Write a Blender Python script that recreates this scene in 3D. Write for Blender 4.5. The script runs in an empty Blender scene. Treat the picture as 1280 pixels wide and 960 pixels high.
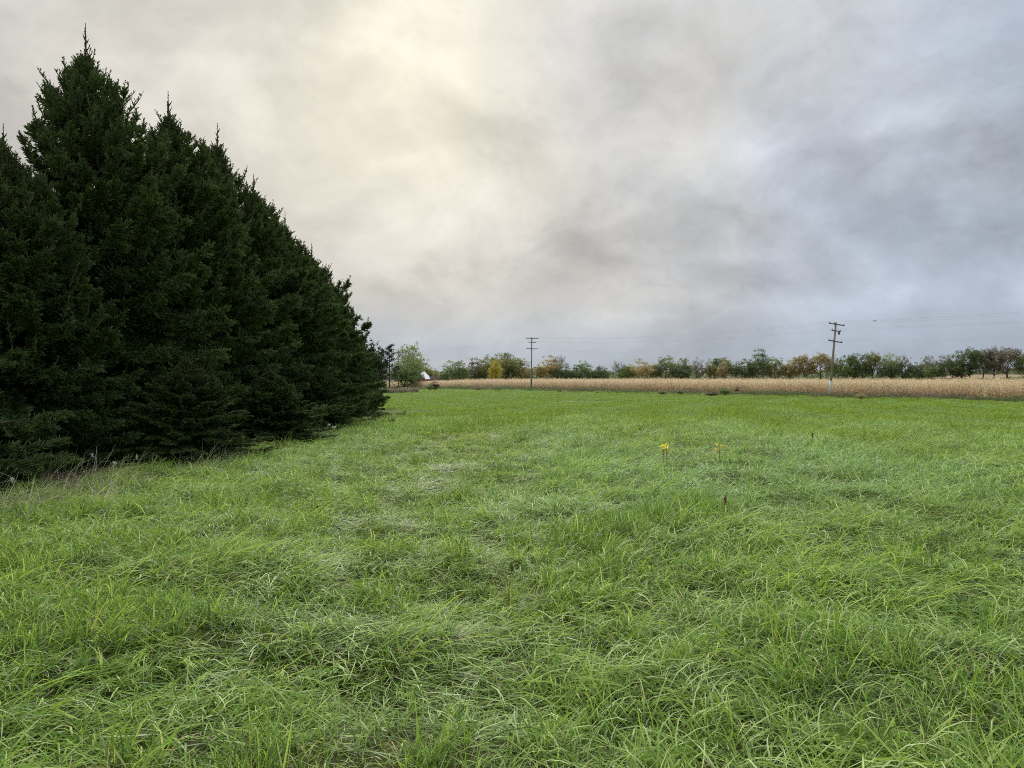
import bpy, math, random
import numpy as np
from mathutils import Vector, Euler

random.seed(7)
rng = np.random.default_rng(7)
S = bpy.context.scene
COL = S.collection
R = math.radians

# ------------------------------------------------------------------ camera
CAM_Z = 1.65
FPX = 924.0                       # focal length in photograph pixels
cam_d = bpy.data.cameras.new('camera')
cam_d.sensor_width = 36.0
cam_d.lens = 36.0 * FPX / 1280.0
cam_d.clip_start = 0.05
cam_d.clip_end = 6000.0
cam = bpy.data.objects.new('camera', cam_d)
COL.objects.link(cam)
cam.location = (0, 0, CAM_Z)
cam.rotation_euler = (R(90 - 0.37), 0, 0)
S.camera = cam

# ------------------------------------------------------------------ colour management
S.view_settings.view_transform = 'Standard'
S.view_settings.look = 'None'
S.view_settings.gamma = 1.0
S.view_settings.exposure = 0.9
S.cycles.use_denoising = False
S.cycles.pixel_filter_type = 'BLACKMAN_HARRIS'
S.cycles.filter_width = 1.0
S.cycles.max_bounces = 6
S.cycles.diffuse_bounces = 3
S.cycles.transmission_bounces = 3
S.cycles.glossy_bounces = 2

# ------------------------------------------------------------------ sun
SUN_EL, SUN_AZ = R(33), R(-9)      # azimuth from +Y towards +X
sd = bpy.data.lights.new('sun', 'SUN')
sd.energy = 1.5
sd.angle = R(18)
sd.color = (1.0, 0.95, 0.87)
sun = bpy.data.objects.new('sun', sd)
COL.objects.link(sun)
sv = Vector((math.sin(SUN_AZ) * math.cos(SUN_EL), math.cos(SUN_AZ) * math.cos(SUN_EL), math.sin(SUN_EL)))
sun.rotation_euler = sv.to_track_quat('Z', 'Y').to_euler()

# ------------------------------------------------------------------ node helper
class NB:
    def __init__(s, nt):
        s.nt = nt; s.n = nt.nodes; s.l = nt.links
    def new(s, t, **kw):
        nd = s.n.new(t)
        for k, v in kw.items():
            if k == 'inp':
                for kk, vv in v.items():
                    s.put(nd.inputs[kk], vv)
            else:
                setattr(nd, k, v)
        return nd
    def put(s, sock, v):
        if isinstance(v, bpy.types.NodeSocket):
            s.l.new(v, sock)
        else:
            sock.default_value = v
    def math(s, op, a, b=0.0, c=None, clamp=False):
        nd = s.new('ShaderNodeMath', operation=op, use_clamp=clamp)
        s.put(nd.inputs[0], a); s.put(nd.inputs[1], b)
        if c is not None: s.put(nd.inputs[2], c)
        return nd.outputs[0]
    def vmath(s, op, a, b=(0, 0, 0)):
        nd = s.new('ShaderNodeVectorMath', operation=op)
        s.put(nd.inputs[0], a); s.put(nd.inputs[1], b)
        return nd.outputs['Value'] if op in ('DOT_PRODUCT', 'LENGTH') else nd.outputs[0]
    def mix(s, f, a, b, mode='MIX'):
        nd = s.new('ShaderNodeMix', data_type='RGBA', blend_type=mode)
        s.put(nd.inputs[0], f); s.put(nd.inputs[6], a); s.put(nd.inputs[7], b)
        return nd.outputs[2]
    def noise(s, vec, scale, detail=4.0, rough=0.5, dist=0.0, dim='3D'):
        nd = s.new('ShaderNodeTexNoise', noise_dimensions=dim)
        s.put(nd.inputs['Vector'], vec); nd.inputs['Scale'].default_value = scale
        nd.inputs['Detail'].default_value = detail; nd.inputs['Roughness'].default_value = rough
        nd.inputs['Distortion'].default_value = dist
        return nd
    def ramp(s, f, stops, interp='LINEAR'):
        nd = s.new('ShaderNodeValToRGB')
        cr = nd.color_ramp; cr.interpolation = interp
        while len(cr.elements) > 1: cr.elements.remove(cr.elements[-1])
        cr.elements[0].position = stops[0][0]; cr.elements[0].color = c4(stops[0][1])
        for p, c in stops[1:]:
            e = cr.elements.new(p); e.color = c4(c)
        s.put(nd.inputs[0], f)
        return nd.outputs[0]
    def maprange(s, v, a, b, c=0.0, d=1.0, smooth=True):
        nd = s.new('ShaderNodeMapRange', interpolation_type='SMOOTHSTEP' if smooth else 'LINEAR')
        s.put(nd.inputs[0], v)
        for k, x in zip((1, 2, 3, 4), (a, b, c, d)): nd.inputs[k].default_value = x
        return nd.outputs[0]

def c4(c):
    if isinstance(c, (int, float)): return (c, c, c, 1)
    return (c[0], c[1], c[2], 1)

def pxdir(x, y):
    """world direction of a photograph pixel"""
    v = Vector(((x - 640) / FPX, 1.0, (474 - y) / FPX))
    return v.normalized()

# ------------------------------------------------------------------ sky: overcast cloud deck over a Nishita sky
W = bpy.data.worlds.new("World")
S.world = W
W.use_nodes = True
nb = NB(W.node_tree)
for n_ in list(nb.n): nb.n.remove(n_)
SKY_STRENGTH = 0.1
sky = nb.new('ShaderNodeTexSky', sky_type='NISHITA', sun_disc=False)
sky.sun_elevation = SUN_EL; sky.sun_rotation = SUN_AZ
sky.air_density = 1.2; sky.dust_density = 2.0
gc = nb.new('ShaderNodeTexCoord')
dirv = gc.outputs['Generated']
sep = nb.new('ShaderNodeSeparateXYZ'); nb.put(sep.inputs[0], dirv)
dz = nb.math('MAXIMUM', sep.outputs[2], 0.0)
den = nb.math('ADD', dz, 0.30)
pl = nb.new('ShaderNodeCombineXYZ')
nb.put(pl.inputs[0], nb.math('DIVIDE', sep.outputs[0], den))
nb.put(pl.inputs[1], nb.math('DIVIDE', sep.outputs[1], den))
pl = pl.outputs[0]
# domain warp
wn = nb.noise(pl, 1.3, 3.0, 0.5)
warp = nb.vmath('SCALE', nb.vmath('SUBTRACT', wn.outputs['Color'], (0.5, 0.5, 0.5)))
warp.node.inputs['Scale'].default_value = 0.35
plw = nb.vmath('ADD', pl, warp)
n1 = nb.noise(plw, 0.95, 7.0, 0.52).outputs[0]        # cloud masses
n2 = nb.noise(plw, 2.2, 7.0, 0.55, 0.0).outputs[0]
n3 = nb.noise(nb.vmath('MULTIPLY', dirv, (1.0, 1.0, 1.5)), 5.0, 7.0, 0.55, 0.25).outputs[0]        # rags
# smooth warp of the view direction for the soft large features
wd = nb.noise(dirv, 3.2, 5.0, 0.55)
wdv = nb.vmath('SCALE', nb.vmath('SUBTRACT', wd.outputs['Color'], (0.5, 0.5, 0.5)))
wdv.node.inputs['Scale'].default_value = 0.22
dw = nb.vmath('ADD', dirv, wdv)
def blob(x, y, sx, sy, rot=0.0):
    """soft elliptical feature of the cloud deck around a direction"""
    d = pxdir(x, y)
    east = Vector((d.y, -d.x, 0)).normalized(); up = east.cross(d)
    a = east * math.cos(rot) + up * math.sin(rot); b = up * math.cos(rot) - east * math.sin(rot)
    u = nb.math('MULTIPLY', nb.vmath('DOT_PRODUCT', nb.vmath('SUBTRACT', dw, tuple(d)), tuple(a)), FPX / sx)
    v = nb.math('MULTIPLY', nb.vmath('DOT_PRODUCT', nb.vmath('SUBTRACT', dw, tuple(d)), tuple(b)), FPX / sy)
    r2 = nb.math('ADD', nb.math('MULTIPLY', u, u), nb.math('MULTIPLY', v, v))
    return nb.math('EXPONENT', nb.math('MULTIPLY', r2, -1.0))
# brightness of the deck: rises gently with height, higher towards the hidden sun
fine = nb.noise(nb.vmath('MULTIPLY', dw, (1.0, 1.0, 1.3)), 11.0, 8.0, 0.62, 0.2).outputs[0]
edge = nb.maprange(n3, 0.40, 0.60)          # firmer edges of the cloud lumps
tex = nb.math('ADD', nb.math('MULTIPLY', nb.math('SUBTRACT', n1, 0.5), 0.38), nb.math('MULTIPLY', nb.math('SUBTRACT', n2, 0.5), 0.25))
tex = nb.math('ADD', tex, nb.math('MULTIPLY', nb.math('SUBTRACT', edge, 0.5), 0.13))
tex = nb.math('ADD', tex, nb.math('MULTIPLY', nb.math('SUBTRACT', fine, 0.5), 0.38))
tex = nb.math('MULTIPLY', tex, nb.maprange(dz, 0.0, 0.16, 0.45, 1.0))
lum = nb.math('ADD', 0.55, nb.math('MULTIPLY', tex, 0.85))
def addf(acc, f, k): return nb.math('MULTIPLY_ADD', f, k, acc)
glow = blob(500, 120, 190, 150, 0.5)
glowwide = blob(330, 140, 520, 330)
lum = addf(lum, glow, 0.21)
lum = addf(lum, glowwide, 0.10)
lum = addf(lum, blob(530, 95, 70, 60, 0.6), 0.13)
lum = addf(lum, blob(640, 105, 60, 40), 0.05)
lum = addf(lum, blob(600, 255, 70, 50, -0.5), 0.12)
lum = addf(lum, blob(860, 175, 90, 40, 0.1), 0.13)
lum = addf(lum, blob(955, 185, 40, 25), 0.09)
lum = addf(lum, blob(1110, 145, 90, 18, 0.1), 0.10)
lum = addf(lum, blob(800, 110, 190, 60, -0.2), -0.06)
lum = addf(lum, blob(630, 205, 120, 60, -0.7), -0.13)
lum = addf(lum, blob(700, 345, 80, 30), -0.08)
lum = addf(lum, blob(440, 230, 150, 50, -0.6), 0.05)
lum = addf(lum, blob(1090, 395, 170, 14, 0.05), 0.06)
lum = addf(lum, blob(640, 262, 60, 30), 0.06)
lum = addf(lum, blob(60, 140, 130, 60, 0.4), -0.03)
lum = addf(lum, blob(1260, 150, 280, 200), -0.05)
lum = addf(lum, nb.maprange(dz, 0.11, 0.0), -0.10)
lum = addf(lum, nb.maprange(dz, 0.35, 1.0), 0.62)       # overcast sky is brightest overhead
lum = nb.math('MAXIMUM', lum, 0.2)
# colour of the deck: cream near the hidden sun, mauve grey elsewhere, blue grey to the right
az = nb.math('ARCTAN2', sep.outputs[0], sep.outputs[1])
bluef = nb.maprange(nb.math('ADD', az, nb.math('MULTIPLY', nb.math('SUBTRACT', wd.outputs[0], 0.5), 0.9)), -0.05, 0.70)
tint = nb.mix(bluef, (1.02, 1.0, 0.965, 1), (0.865, 0.985, 1.19, 1))
warm = nb.math('MINIMUM', nb.math('ADD', nb.math('MULTIPLY', glow, 0.60), nb.math('MULTIPLY', glowwide, 0.30)), 1.0)
tint = nb.mix(warm, tint, (1.09, 1.01, 0.82, 1))
hz = nb.maprange(nb.math('ADD', dz, nb.math('MULTIPLY', nb.math('SUBTRACT', fine, 0.5), 0.06)), 0.12, 0.03)
tint = nb.mix(nb.math('MULTIPLY', hz, 0.65), tint, (0.86, 0.99, 1.16, 1))
cloud = nb.vmath('SCALE', tint)
nb.put(cloud.node.inputs['Scale'], nb.math('MULTIPLY', lum, 0.535 / SKY_STRENGTH))
# thin places in the deck let some of the blue behind through
gap = nb.math('MULTIPLY', nb.maprange(n2, 0.58, 0.85), 0.15)
skyc = nb.mix(gap, cloud, nb.vmath('MULTIPLY', sky.outputs[0], (0.5, 0.5, 0.5)))
# below the horizon: dull ground tone
skyc = nb.mix(nb.maprange(sep.outputs[2], -0.03, -0.005, 1.0, 0.0), skyc, (0.8, 0.95, 0.5, 1))
bg = nb.new('ShaderNodeBackground'); nb.put(bg.inputs[0], skyc); bg.inputs[1].default_value = SKY_STRENGTH
wo = nb.new('ShaderNodeOutputWorld'); nb.l.new(bg.outputs[0], wo.inputs[0])

# ------------------------------------------------------------------ numeric helpers
class SineNoise:
    def __init__(s, wavelength, seed, n=10, octaves=1):
        r = np.random.default_rng(seed)
        s.k = []
        for o in range(octaves):
            wl = wavelength / (2 ** o)
            a = r.uniform(0, 2 * np.pi, n); f = 2 * np.pi / (wl * r.uniform(0.6, 1.7, n)); p = r.uniform(0, 2 * np.pi, n)
            s.k.append((f * np.cos(a), f * np.sin(a), p, 0.5 ** o))
    def __call__(s, x, y):
        x = np.asarray(x, float); y = np.asarray(y, float)
        t = 0
        for kx, ky, p, w in s.k:
            for i in range(len(p)):
                t = t + w * np.sin(kx[i] * x + ky[i] * y + p[i])
            t = t
        return t / math.sqrt(len(s.k[0][2])) * 1.0
HUM = SineNoise(1.5, 3, 9, 2)
ROLL = SineNoise(14, 4, 6)
FLOW = SineNoise(4.0, 5, 8)
TUFTN = SineNoise(0.9, 6, 9, 2)
PATCH = SineNoise(6.0, 8, 9, 2)

def sst(a, b, x):
    t = np.clip((np.asarray(x, float) - a) / (b - a), 0, 1)
    return t * t * (3 - 2 * t)
def corn_off(x, y):
    """signed distance beyond the near edge of the cornfield"""
    return (np.asarray(x) - 98.7 + 0.593 * np.asarray(y)) / 1.1626
def ground(x, y):
    x = np.asarray(x, float); y = np.asarray(y, float)
    r = np.sqrt(x * x + y * y)
    z = -0.62 * sst(6, 75, y)
    z = z - 1.0 * sst(5, -45, x) * sst(140, 225, y)
    z = z + 5.5 * sst(330, 560, y) * sst(.50, .62, x / np.maximum(y, 1)) + 1.5 * sst(420, 900, y)
    z = z + 0.035 * HUM(x, y) * sst(45, 10, r)
    z = z + 0.05 * ROLL(x, y) * sst(200, 30, r) * sst(1, 12, r)
    # low rough bank before the corn
    c = corn_off(x, y)
    z = z + 0.16 * np.exp(-((c + 9) / 4.0) ** 2) * (0.6 + 0.4 * np.sin(x * 0.21) * np.sin(x * 0.083 + 1)) * sst(60, 90, y)
    z = z - 0.12 * np.exp(-((c + 3.5) / 2.0) ** 2) * sst(60, 90, y)
    return z
def G(x, y): return float(ground(x, y))
def at(px, Y): return (px - 640) / FPX * Y

def tag(o, label=None, cat=None, group=None, kind=None):
    if label: o['label'] = label
    if cat: o['category'] = cat
    if group: o['group'] = group
    if kind: o['kind'] = kind
    return o
def empty(name, loc=(0, 0, 0), rot=(0, 0, 0)):
    o = bpy.data.objects.new(name, None); COL.objects.link(o)
    o.location = loc; o.rotation_euler = rot; o.empty_display_size = 0.3
    return o
def mesh_np(name, V, quads=None, tris=None, attrs=None, smooth=False):
    """mesh from numpy arrays; attrs: per-vertex float arrays"""
    V = np.asarray(V, np.float32)
    loops = []; starts = []; tot = 0
    nq = 0 if quads is None else len(quads); ntr = 0 if tris is None else len(tris)
    me = bpy.data.meshes.new(name)
    me.vertices.add(len(V)); me.vertices.foreach_set('co', V.ravel())
    L = []
    if nq: L.append(np.asarray(quads, np.int32).ravel())
    if ntr: L.append(np.asarray(tris, np.int32).ravel())
    L = np.concatenate(L)
    me.loops.add(len(L)); me.loops.foreach_set('vertex_index', L)
    st = np.concatenate([np.arange(nq) * 4, nq * 4 + np.arange(ntr) * 3]).astype(np.int32)
    me.polygons.add(nq + ntr); me.polygons.foreach_set('loop_start', st)
    if smooth: me.polygons.foreach_set('use_smooth', np.ones(nq + ntr, bool))
    me.update(calc_edges=True)
    for k, a in (attrs or {}).items():
        at_ = me.attributes.new(k, 'FLOAT', 'POINT'); at_.data.foreach_set('value', np.asarray(a, np.float32))
    return me
def link(name, me, mat=None, parent=None, loc=None):
    o = bpy.data.objects.new(name, me); COL.objects.link(o)
    if mat and not me.materials: me.materials.append(mat)
    if parent: o.parent = parent
    if loc is not None: o.location = loc
    return o

class MB:
    """collects tubes, boxes and free faces into one mesh"""
    def __init__(s): s.v = []; s.f = []
    def add(s, vs, fs):
        b = len(s.v); s.v += [tuple(v) for v in vs]; s.f += [tuple(i + b for i in f) for f in fs]
    def tube(s, pts, rad, n=6, cap=True):
        pts = [Vector(p) for p in pts]
        if not hasattr(rad, '__len__'): rad = [rad] * len(pts)
        vs = []; ref = Vector((0.3, 0.9, 0.1)).normalized()
        for i, p in enumerate(pts):
            d = (pts[min(i + 1, len(pts) - 1)] - pts[max(i - 1, 0)]).normalized()
            r_ = ref if abs(d.dot(ref)) < 0.95 else Vector((1, 0, 0))
            a = d.cross(r_).normalized(); b = d.cross(a)
            for k in range(n):
                t = 2 * math.pi * k / n
                vs.append(p + (a * math.cos(t) + b * math.sin(t)) * rad[i])
        fs = []
        for i in range(len(pts) - 1):
            for k in range(n):
                fs.append((i * n + k, i * n + (k + 1) % n, (i + 1) * n + (k + 1) % n, (i + 1) * n + k))
        if cap:
            fs.append(tuple(range(n))[::-1]); fs.append(tuple((len(pts) - 1) * n + k for k in range(n)))
        s.add(vs, fs)
    def box(s, c, size, rot=None):
        x, y, z = (q / 2 for q in size); vs = []
        for dx in (-x, x):
            for dy in (-y, y):
                for dz_ in (-z, z):
                    v = Vector((dx, dy, dz_))
                    if rot: v.rotate(rot)
                    vs.append(v + Vector(c))
        s.add(vs, [(0, 1, 3, 2), (4, 6, 7, 5), (0, 4, 5, 1), (2, 3, 7, 6), (0, 2, 6, 4), (1, 5, 7, 3)])
    def mesh(s, name, mat=None, smooth=False):
        me = bpy.data.meshes.new(name); me.from_pydata(s.v, [], s.f); me.update()
        if smooth:
            me.polygons.foreach_set('use_smooth', [True] * len(me.polygons))
        if mat: me.materials.append(mat)
        return me
    def build(s, name, mat, parent=None, loc=None, smooth=False):
        return link(name, s.mesh(name, mat, smooth), None, parent, loc)

# ------------------------------------------------------------------ materials
def material(name):
    m = bpy.data.materials.new(name); m.use_nodes = True
    b = NB(m.node_tree)
    for n_ in list(b.n): b.n.remove(n_)
    return m, b
def leaf_shader(b, col, trans=0.35, rough=0.5, spec=0.3, transcol=None):
    p = b.new('ShaderNodeBsdfPrincipled')
    b.put(p.inputs['Base Color'], col); p.inputs['Roughness'].default_value = rough
    p.inputs['Specular IOR Level'].default_value = spec
    t = b.new('ShaderNodeBsdfTranslucent'); b.put(t.inputs[0], transcol if transcol is not None else col)
    mx = b.new('ShaderNodeMixShader'); mx.inputs[0].default_value = trans
    b.l.new(p.outputs[0], mx.inputs[1]); b.l.new(t.outputs[0], mx.inputs[2])
    o = b.new('ShaderNodeOutputMaterial'); b.l.new(mx.outputs[0], o.inputs[0])
def pbsdf(b, col, rough=0.9, spec=0.3, metal=0.0, normal=None):
    p = b.new('ShaderNodeBsdfPrincipled')
    b.put(p.inputs['Base Color'], col); b.put(p.inputs['Roughness'], rough)
    p.inputs['Specular IOR Level'].default_value = spec; p.inputs['Metallic'].default_value = metal
    if normal is not None: b.l.new(normal, p.inputs['Normal'])
    o = b.new('ShaderNodeOutputMaterial'); b.l.new(p.outputs[0], o.inputs[0])
def attr(b, name, typ='GEOMETRY'):
    return b.new('ShaderNodeAttribute', attribute_name=name, attribute_type=typ).outputs['Fac']

# grass blades. tone: per blade 0..1; along: 0 root..1 tip; tint: per tuft (-1 yellow green .. +1 blue green paled by painted sheen)
M_GRASS, b = material('grass_blade')
tone = attr(b, 'tone'); along = attr(b, 'along'); tintp = attr(b, 'tint', 'INSTANCER')
green = b.ramp(tone, [(0.0, (0.040, 0.105, 0.009)), (0.28, (0.116, 0.244, 0.020)), (0.55, (0.230, 0.408, 0.044)),
                      (0.75, (0.370, 0.530, 0.130)), (0.90, (0.58, 0.73, 0.40)), (0.935, (0.48, 0.43, 0.20)), (1.0, (0.58, 0.47, 0.29))])
yel = b.vmath('MULTIPLY', green, (1.16, 1.04, 0.70)); blu_sheen = b.vmath('ADD', b.vmath('MULTIPLY', green, (1.08, 1.10, 1.5)), (0.065, 0.085, 0.070))  # bluish end is lightened to paint the grass sheen into the colour
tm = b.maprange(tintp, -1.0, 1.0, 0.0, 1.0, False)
col = b.mix(tm, yel, blu_sheen)
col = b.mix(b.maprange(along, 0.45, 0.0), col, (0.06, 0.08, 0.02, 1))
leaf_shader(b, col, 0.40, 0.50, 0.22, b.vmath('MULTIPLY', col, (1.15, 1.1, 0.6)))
M_GRASSF = M_GRASS.copy(); M_GRASSF.name = 'far_grass_blade'
for n_ in M_GRASSF.node_tree.nodes:
    if n_.type == 'BSDF_PRINCIPLED': n_.inputs['Roughness'].default_value = 0.8; n_.inputs['Specular IOR Level'].default_value = 0.2

# ground sheet
M_GROUND, b = material('ground_surface')
geo = b.new('ShaderNodeNewGeometry'); pos = geo.outputs['Position']
nA = b.noise(pos, 0.35, 6, 0.6).outputs[0]; nB = b.noise(pos, 6.0, 5, 0.65).outputs[0]; nC = b.noise(pos, 0.02, 4, 0.5).outputs[0]
grassy = b.mix(nA, (0.07, 0.14, 0.022, 1), (0.17, 0.27, 0.07, 1))
grassy = b.mix(b.maprange(nB, 0.5, 0.75, 0, 0.6), grassy, (0.20, 0.24, 0.10, 1))
thatch = b.mix(nB, (0.045, 0.055, 0.018, 1), (0.12, 0.10, 0.045, 1))
sp = b.new('ShaderNodeSeparateXYZ'); b.put(sp.inputs[0], pos)
rr = b.vmath('LENGTH', pos)
col = b.mix(b.maprange(rr, 15, 60), thatch, grassy)
soil = b.mix(nA, (0.24, 0.17, 0.10, 1), (0.36, 0.27, 0.17, 1))
co = b.math('MULTIPLY', b.math('ADD', b.math('SUBTRACT', sp.outputs[0], 98.7), b.math('MULTIPLY', sp.outputs[1], 0.593)), 0.86)
col = b.mix(b.maprange(b.math('ADD', co, b.math('MULTIPLY', nB, 1.2)), 0.0, 1.6), col, soil)
needle = b.mix(nB, (0.03, 0.022, 0.012, 1), (0.07, 0.05, 0.028, 1))
inrow = b.math('MULTIPLY', b.maprange(b.math('ADD', sp.outputs[0], b.math('MULTIPLY', nA, 1.2)), -6.2, -7.2),
               b.math('MULTIPLY', b.maprange(sp.outputs[0], -14.5, -12.5), b.maprange(sp.outputs[1], 49, 46)))
col = b.mix(inrow, col, needle)
bump = b.new('ShaderNodeBump'); bump.inputs['Strength'].default_value = 0.6; bump.inputs['Distance'].default_value = 0.05
b.put(bump.inputs['Height'], nB)
pbsdf(b, col, 0.95, 0.1, 0.0, bump.outputs[0])

# spruce foliage
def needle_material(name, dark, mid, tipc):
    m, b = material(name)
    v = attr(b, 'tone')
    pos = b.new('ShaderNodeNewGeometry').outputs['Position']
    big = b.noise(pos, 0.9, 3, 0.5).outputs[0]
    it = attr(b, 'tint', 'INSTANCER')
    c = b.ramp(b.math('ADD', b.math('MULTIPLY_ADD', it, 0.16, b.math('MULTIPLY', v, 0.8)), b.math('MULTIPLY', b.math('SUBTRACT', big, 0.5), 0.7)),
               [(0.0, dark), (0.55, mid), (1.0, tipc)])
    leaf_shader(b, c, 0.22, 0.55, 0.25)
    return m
M_SPRUCE = needle_material('spruce_needles', (0.050, 0.082, 0.022), (0.105, 0.160, 0.044), (0.170, 0.235, 0.075))
M_CEDAR = needle_material('cedar_needles', (0.020, 0.026, 0.010), (0.050, 0.060, 0.022), (0.105, 0.085, 0.042))
M_PINE = needle_material('pine_needles', (0.012, 0.020, 0.012), (0.022, 0.036, 0.020), (0.04, 0.055, 0.03))

def bark_material(name, a, c2, scale=8):
    m, b = material(name)
    tc = b.new('ShaderNodeTexCoord').outputs['Object']
    mp = b.vmath('MULTIPLY', tc, (1, 1, 0.18))
    n = b.noise(mp, scale, 6, 0.65).outputs[0]
    bm = b.new('ShaderNodeBump'); bm.inputs['Strength'].default_value = 0.7; b.put(bm.inputs['Height'], n)
    pbsdf(b, b.mix(b.maprange(n, 0.3, 0.7), c4(a), c4(c2)), 0.9, 0.15, 0.0, bm.outputs[0])
    return m
M_BARK = bark_material('grey_bark', (0.045, 0.036, 0.03), (0.14, 0.115, 0.09), 5)
M_BARKP = bark_material('pale_bark', (0.20, 0.19, 0.17), (0.42, 0.40, 0.36), 5)
M_BARKS = bark_material('spruce_bark', (0.07, 0.045, 0.03), (0.17, 0.12, 0.085), 10)
M_SHOOT = bark_material('spruce_shoot', (0.13, 0.085, 0.05), (0.22, 0.15, 0.09), 20)

def leaf_material(name, cols, trans=0.45):
    m, b = material(name)
    v = attr(b, 'tone')
    k = len(cols) - 1
    c = b.ramp(v, [(i / k, q) for i, q in enumerate(cols)])
    leaf_shader(b, c, trans, 0.6, 0.2)
    return m
LEAF = {
 'dark':   leaf_material('dark_green_leaves', [(0.070, 0.109, 0.049), (0.150, 0.207, 0.092), (0.263, 0.333, 0.154)]),
 'green':  leaf_material('green_leaves', [(0.094, 0.149, 0.053), (0.196, 0.281, 0.097), (0.374, 0.468, 0.187)]),
 'olive':  leaf_material('olive_leaves', [(0.114, 0.144, 0.056), (0.259, 0.288, 0.098), (0.486, 0.473, 0.194)]),
 'yellow': leaf_material('yellow_leaves', [(0.205, 0.189, 0.087), (0.491, 0.422, 0.186), (0.764, 0.641, 0.346)]),
 'gold':   leaf_material('golden_leaves', [(0.253, 0.242, 0.037), (0.529, 0.483, 0.076), (0.713, 0.652, 0.152)]),
 'orange': leaf_material('orange_brown_leaves', [(0.163, 0.151, 0.065), (0.388, 0.338, 0.146), (0.600, 0.532, 0.260)]),
 'pale':   leaf_material('pale_green_leaves', [(0.172, 0.216, 0.086), (0.345, 0.402, 0.172), (0.604, 0.632, 0.287)]),
 'grey':   leaf_material('grey_green_leaves', [(0.135, 0.126, 0.092), (0.236, 0.220, 0.151), (0.405, 0.371, 0.254)]),
 'rust':   leaf_material('rusty_leaves', [(0.05, 0.038, 0.026), (0.13, 0.09, 0.06), (0.22, 0.16, 0.10)]),
}
M_CORN, b = material('dry_corn')
tone = attr(b, 'tone'); al = attr(b, 'along')
rnd = attr(b, 'tint', 'INSTANCER')
c = b.ramp(tone, [(0.0, (0.34, 0.25, 0.145)), (0.35, (0.62, 0.49, 0.30)), (0.7, (0.84, 0.71, 0.47)), (1.0, (0.93, 0.85, 0.66))])
c = b.mix(b.maprange(rnd, -1, 1, 0, 0.3), c, (0.50, 0.37, 0.20, 1))
leaf_shader(b, c, 0.35, 0.6, 0.25)
M_WEED, b = material('weeds')
tone = attr(b, 'tone')
wt = attr(b, 'tint', 'INSTANCER')
g1 = b.ramp(tone, [(0, (0.06, 0.10, 0.03)), (0.6, (0.14, 0.20, 0.06)), (1, (0.26, 0.30, 0.12))])
g2 = b.ramp(tone, [(0, (0.10, 0.08, 0.05)), (0.6, (0.22, 0.175, 0.11)), (1, (0.38, 0.32, 0.21))])
leaf_shader(b, b.mix(b.maprange(wt, -0.3, 0.3), g1, g2), 0.3, 0.6, 0.2)
M_STRAW, b = material('dry_straw')
leaf_shader(b, b.ramp(attr(b, 'tone'), [(0, (0.30, 0.33, 0.13)), (0.5, (0.50, 0.47, 0.26)), (1, (0.76, 0.72, 0.56))]), 0.3, 0.6, 0.2)
M_SEED, b = material('pale_seed_head')
pbsdf(b, (0.52, 0.50, 0.43, 1), 0.8)
M_DOCK, b = material('brown_seed_head')
pbsdf(b, (0.13, 0.05, 0.035, 1), 0.8)

# ------------------------------------------------------------------ ground sheet
def build_ground():
    def axis(lim_in, step_in, lim_out, grow):
        a = [0.0]; st = step_in
        while a[-1] < lim_out:
            a.append(a[-1] + st)
            if a[-1] > lim_in: st *= grow
        return a
    pxs = axis(12, 0.14, 3000, 1.045)
    xs = np.array([-v for v in pxs[:0:-1]] + pxs)
    ys = axis(14, 0.14, 4200, 1.035)
    ny = axis(3, 0.3, 600, 1.15)
    ys = np.array([-v for v in ny[:0:-1]] + ys)
    X, Y = np.meshgrid(xs, ys); Z = ground(X, Y)
    V = np.stack([X, Y, Z], -1).reshape(-1, 3)
    nx, ny_ = len(xs), len(ys)
    i = np.arange(ny_ - 1)[:, None] * nx + np.arange(nx - 1)[None, :]
    Q = np.stack([i, i + 1, i + 1 + nx, i + nx], -1).reshape(-1, 4)
    me = mesh_np('ground', V, Q, smooth=True)
    o = link('ground', me, M_GROUND); tag(o, kind='structure')
build_ground()

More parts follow.
